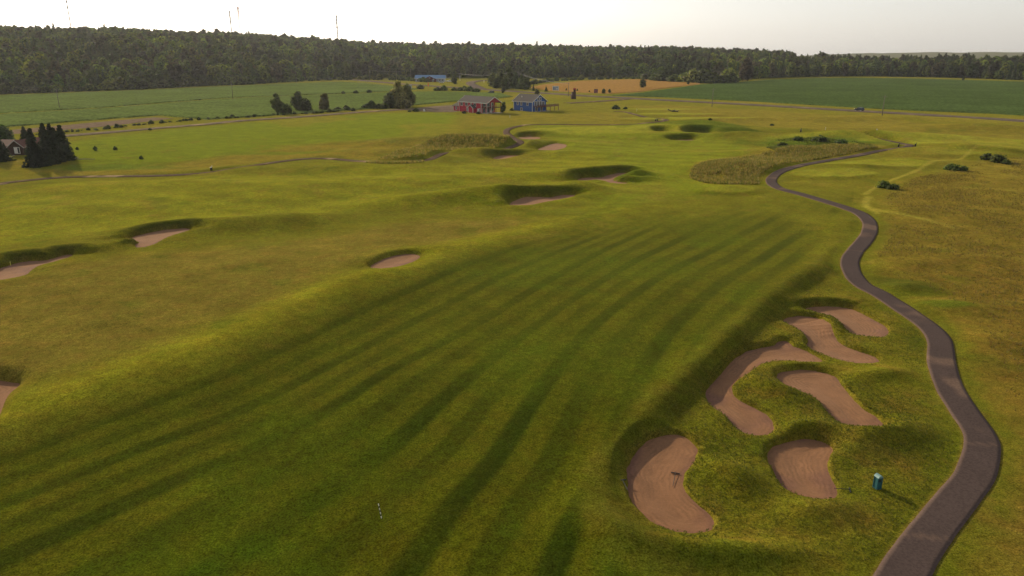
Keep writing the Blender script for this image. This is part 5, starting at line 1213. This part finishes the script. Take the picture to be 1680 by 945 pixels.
rake(1025, 797, R_(100), 'thin dark rake on the shaded bank left of the nearest bunker', Lr=1.2)
x, y, z = GZ(18, 437); st = empty('marker_stake', (x, y, z), 0, 'short dark stake in the bunker at the left picture edge', 'stake'); MB().tube((0, 0, -.1), (0, 0, .7), .04).build('stake', 'yellow', st)
x, y, z = GZ(696.5, 183.5); e = empty('yard_sign', (x, y, z), .3, 'small white sign leaning on the gravel yard edge', 'sign'); MB().slab([(-.5, 0, .35), (.45, .1, .2), (.25, .3, 1.35), (-.7, .2, 1.45)], .08).build('board', 'white', e); MB().tube((0, .15, -.1), (-.1, .25, 1.2), .04).build('post', 'pole', e)
# fallen branches by the far tee and timbers beside the spruces
def branch(px, py, segs, mt, label, r=.14, name='fallen_branch'):
    x, y, z = GZ(px, py); b = MB()
    for p, q in segs: b.tube(p, q, r, r * .6, 6)
    o = b.build(name, mt, None, loc=(x, y, z)); tag(o, label, 'branch')
branch(1104, 184, [((-2.6, 0, 1.3), (-.6, 0, .5)), ((-.6, 0, .5), (2.6, .3, .3)), ((-.4, 0, .5), (.9, -.2, 1.1)), ((.9, 0, .4), (1.4, 1.2, .9)), ((1.8, 0, .3), (2.6, -1.0, .8))], 'dark', 'dark fallen branch lying across the far tee', .3)
branch(101, 263.5, [((-2.2, .4, .3), (2.0, -.8, .35))], 'white', 'pale weathered plank lying beside the spruce clump', .16, 'plank')
branch(127, 263, [((-3.5, 0, .25), (1.0, .3, .3)), ((.5, .2, .3), (4.5, .8, .25)), ((-1, 0, .3), (-.2, 1.2, .8))], 'pole', 'grey fallen branches lying right of the spruce clump', .13)
# low picket markers in front of the red house
for px, py, lab in ((836.5, 193, 'thin white marker stake on the grass below the two houses'), (1078.5 + 275.5, 213.5, 'tiny white tee marker on the far fairway at right')):
    x, y, z = GZ(px, py); o = MB().tube((0, 0, -.1), (0, 0, 1.1), .07, .05, 8).tube((0, 0, 1.1), (0, 0, 1.18), .09, .03, 8).build('marker_stake', 'white', None, loc=(x, y, z)); tag(o, lab, 'stake')

# ------------------------------------------------------------------ air
hz = MB().box(-15500, 15500, -300, 9600, -9, 270).build('haze', None or 'wire'); hz.data.materials.clear(); hz['kind'] = 'stuff'
hm = bpy.data.materials.new('haze'); hm.use_nodes = True; n = hm.node_tree; n.nodes.remove(n.nodes['Principled BSDF'])
pv = n.nodes.new('ShaderNodeVolumePrincipled'); pv.inputs['Color'].default_value = (.93, .95, 1.0, 1); pv.inputs['Density'].default_value = HAZE; pv.inputs['Anisotropy'].default_value = .35
n.links.new(pv.outputs[0], n.nodes['Material Output'].inputs['Volume']); hz.data.materials.append(hm)
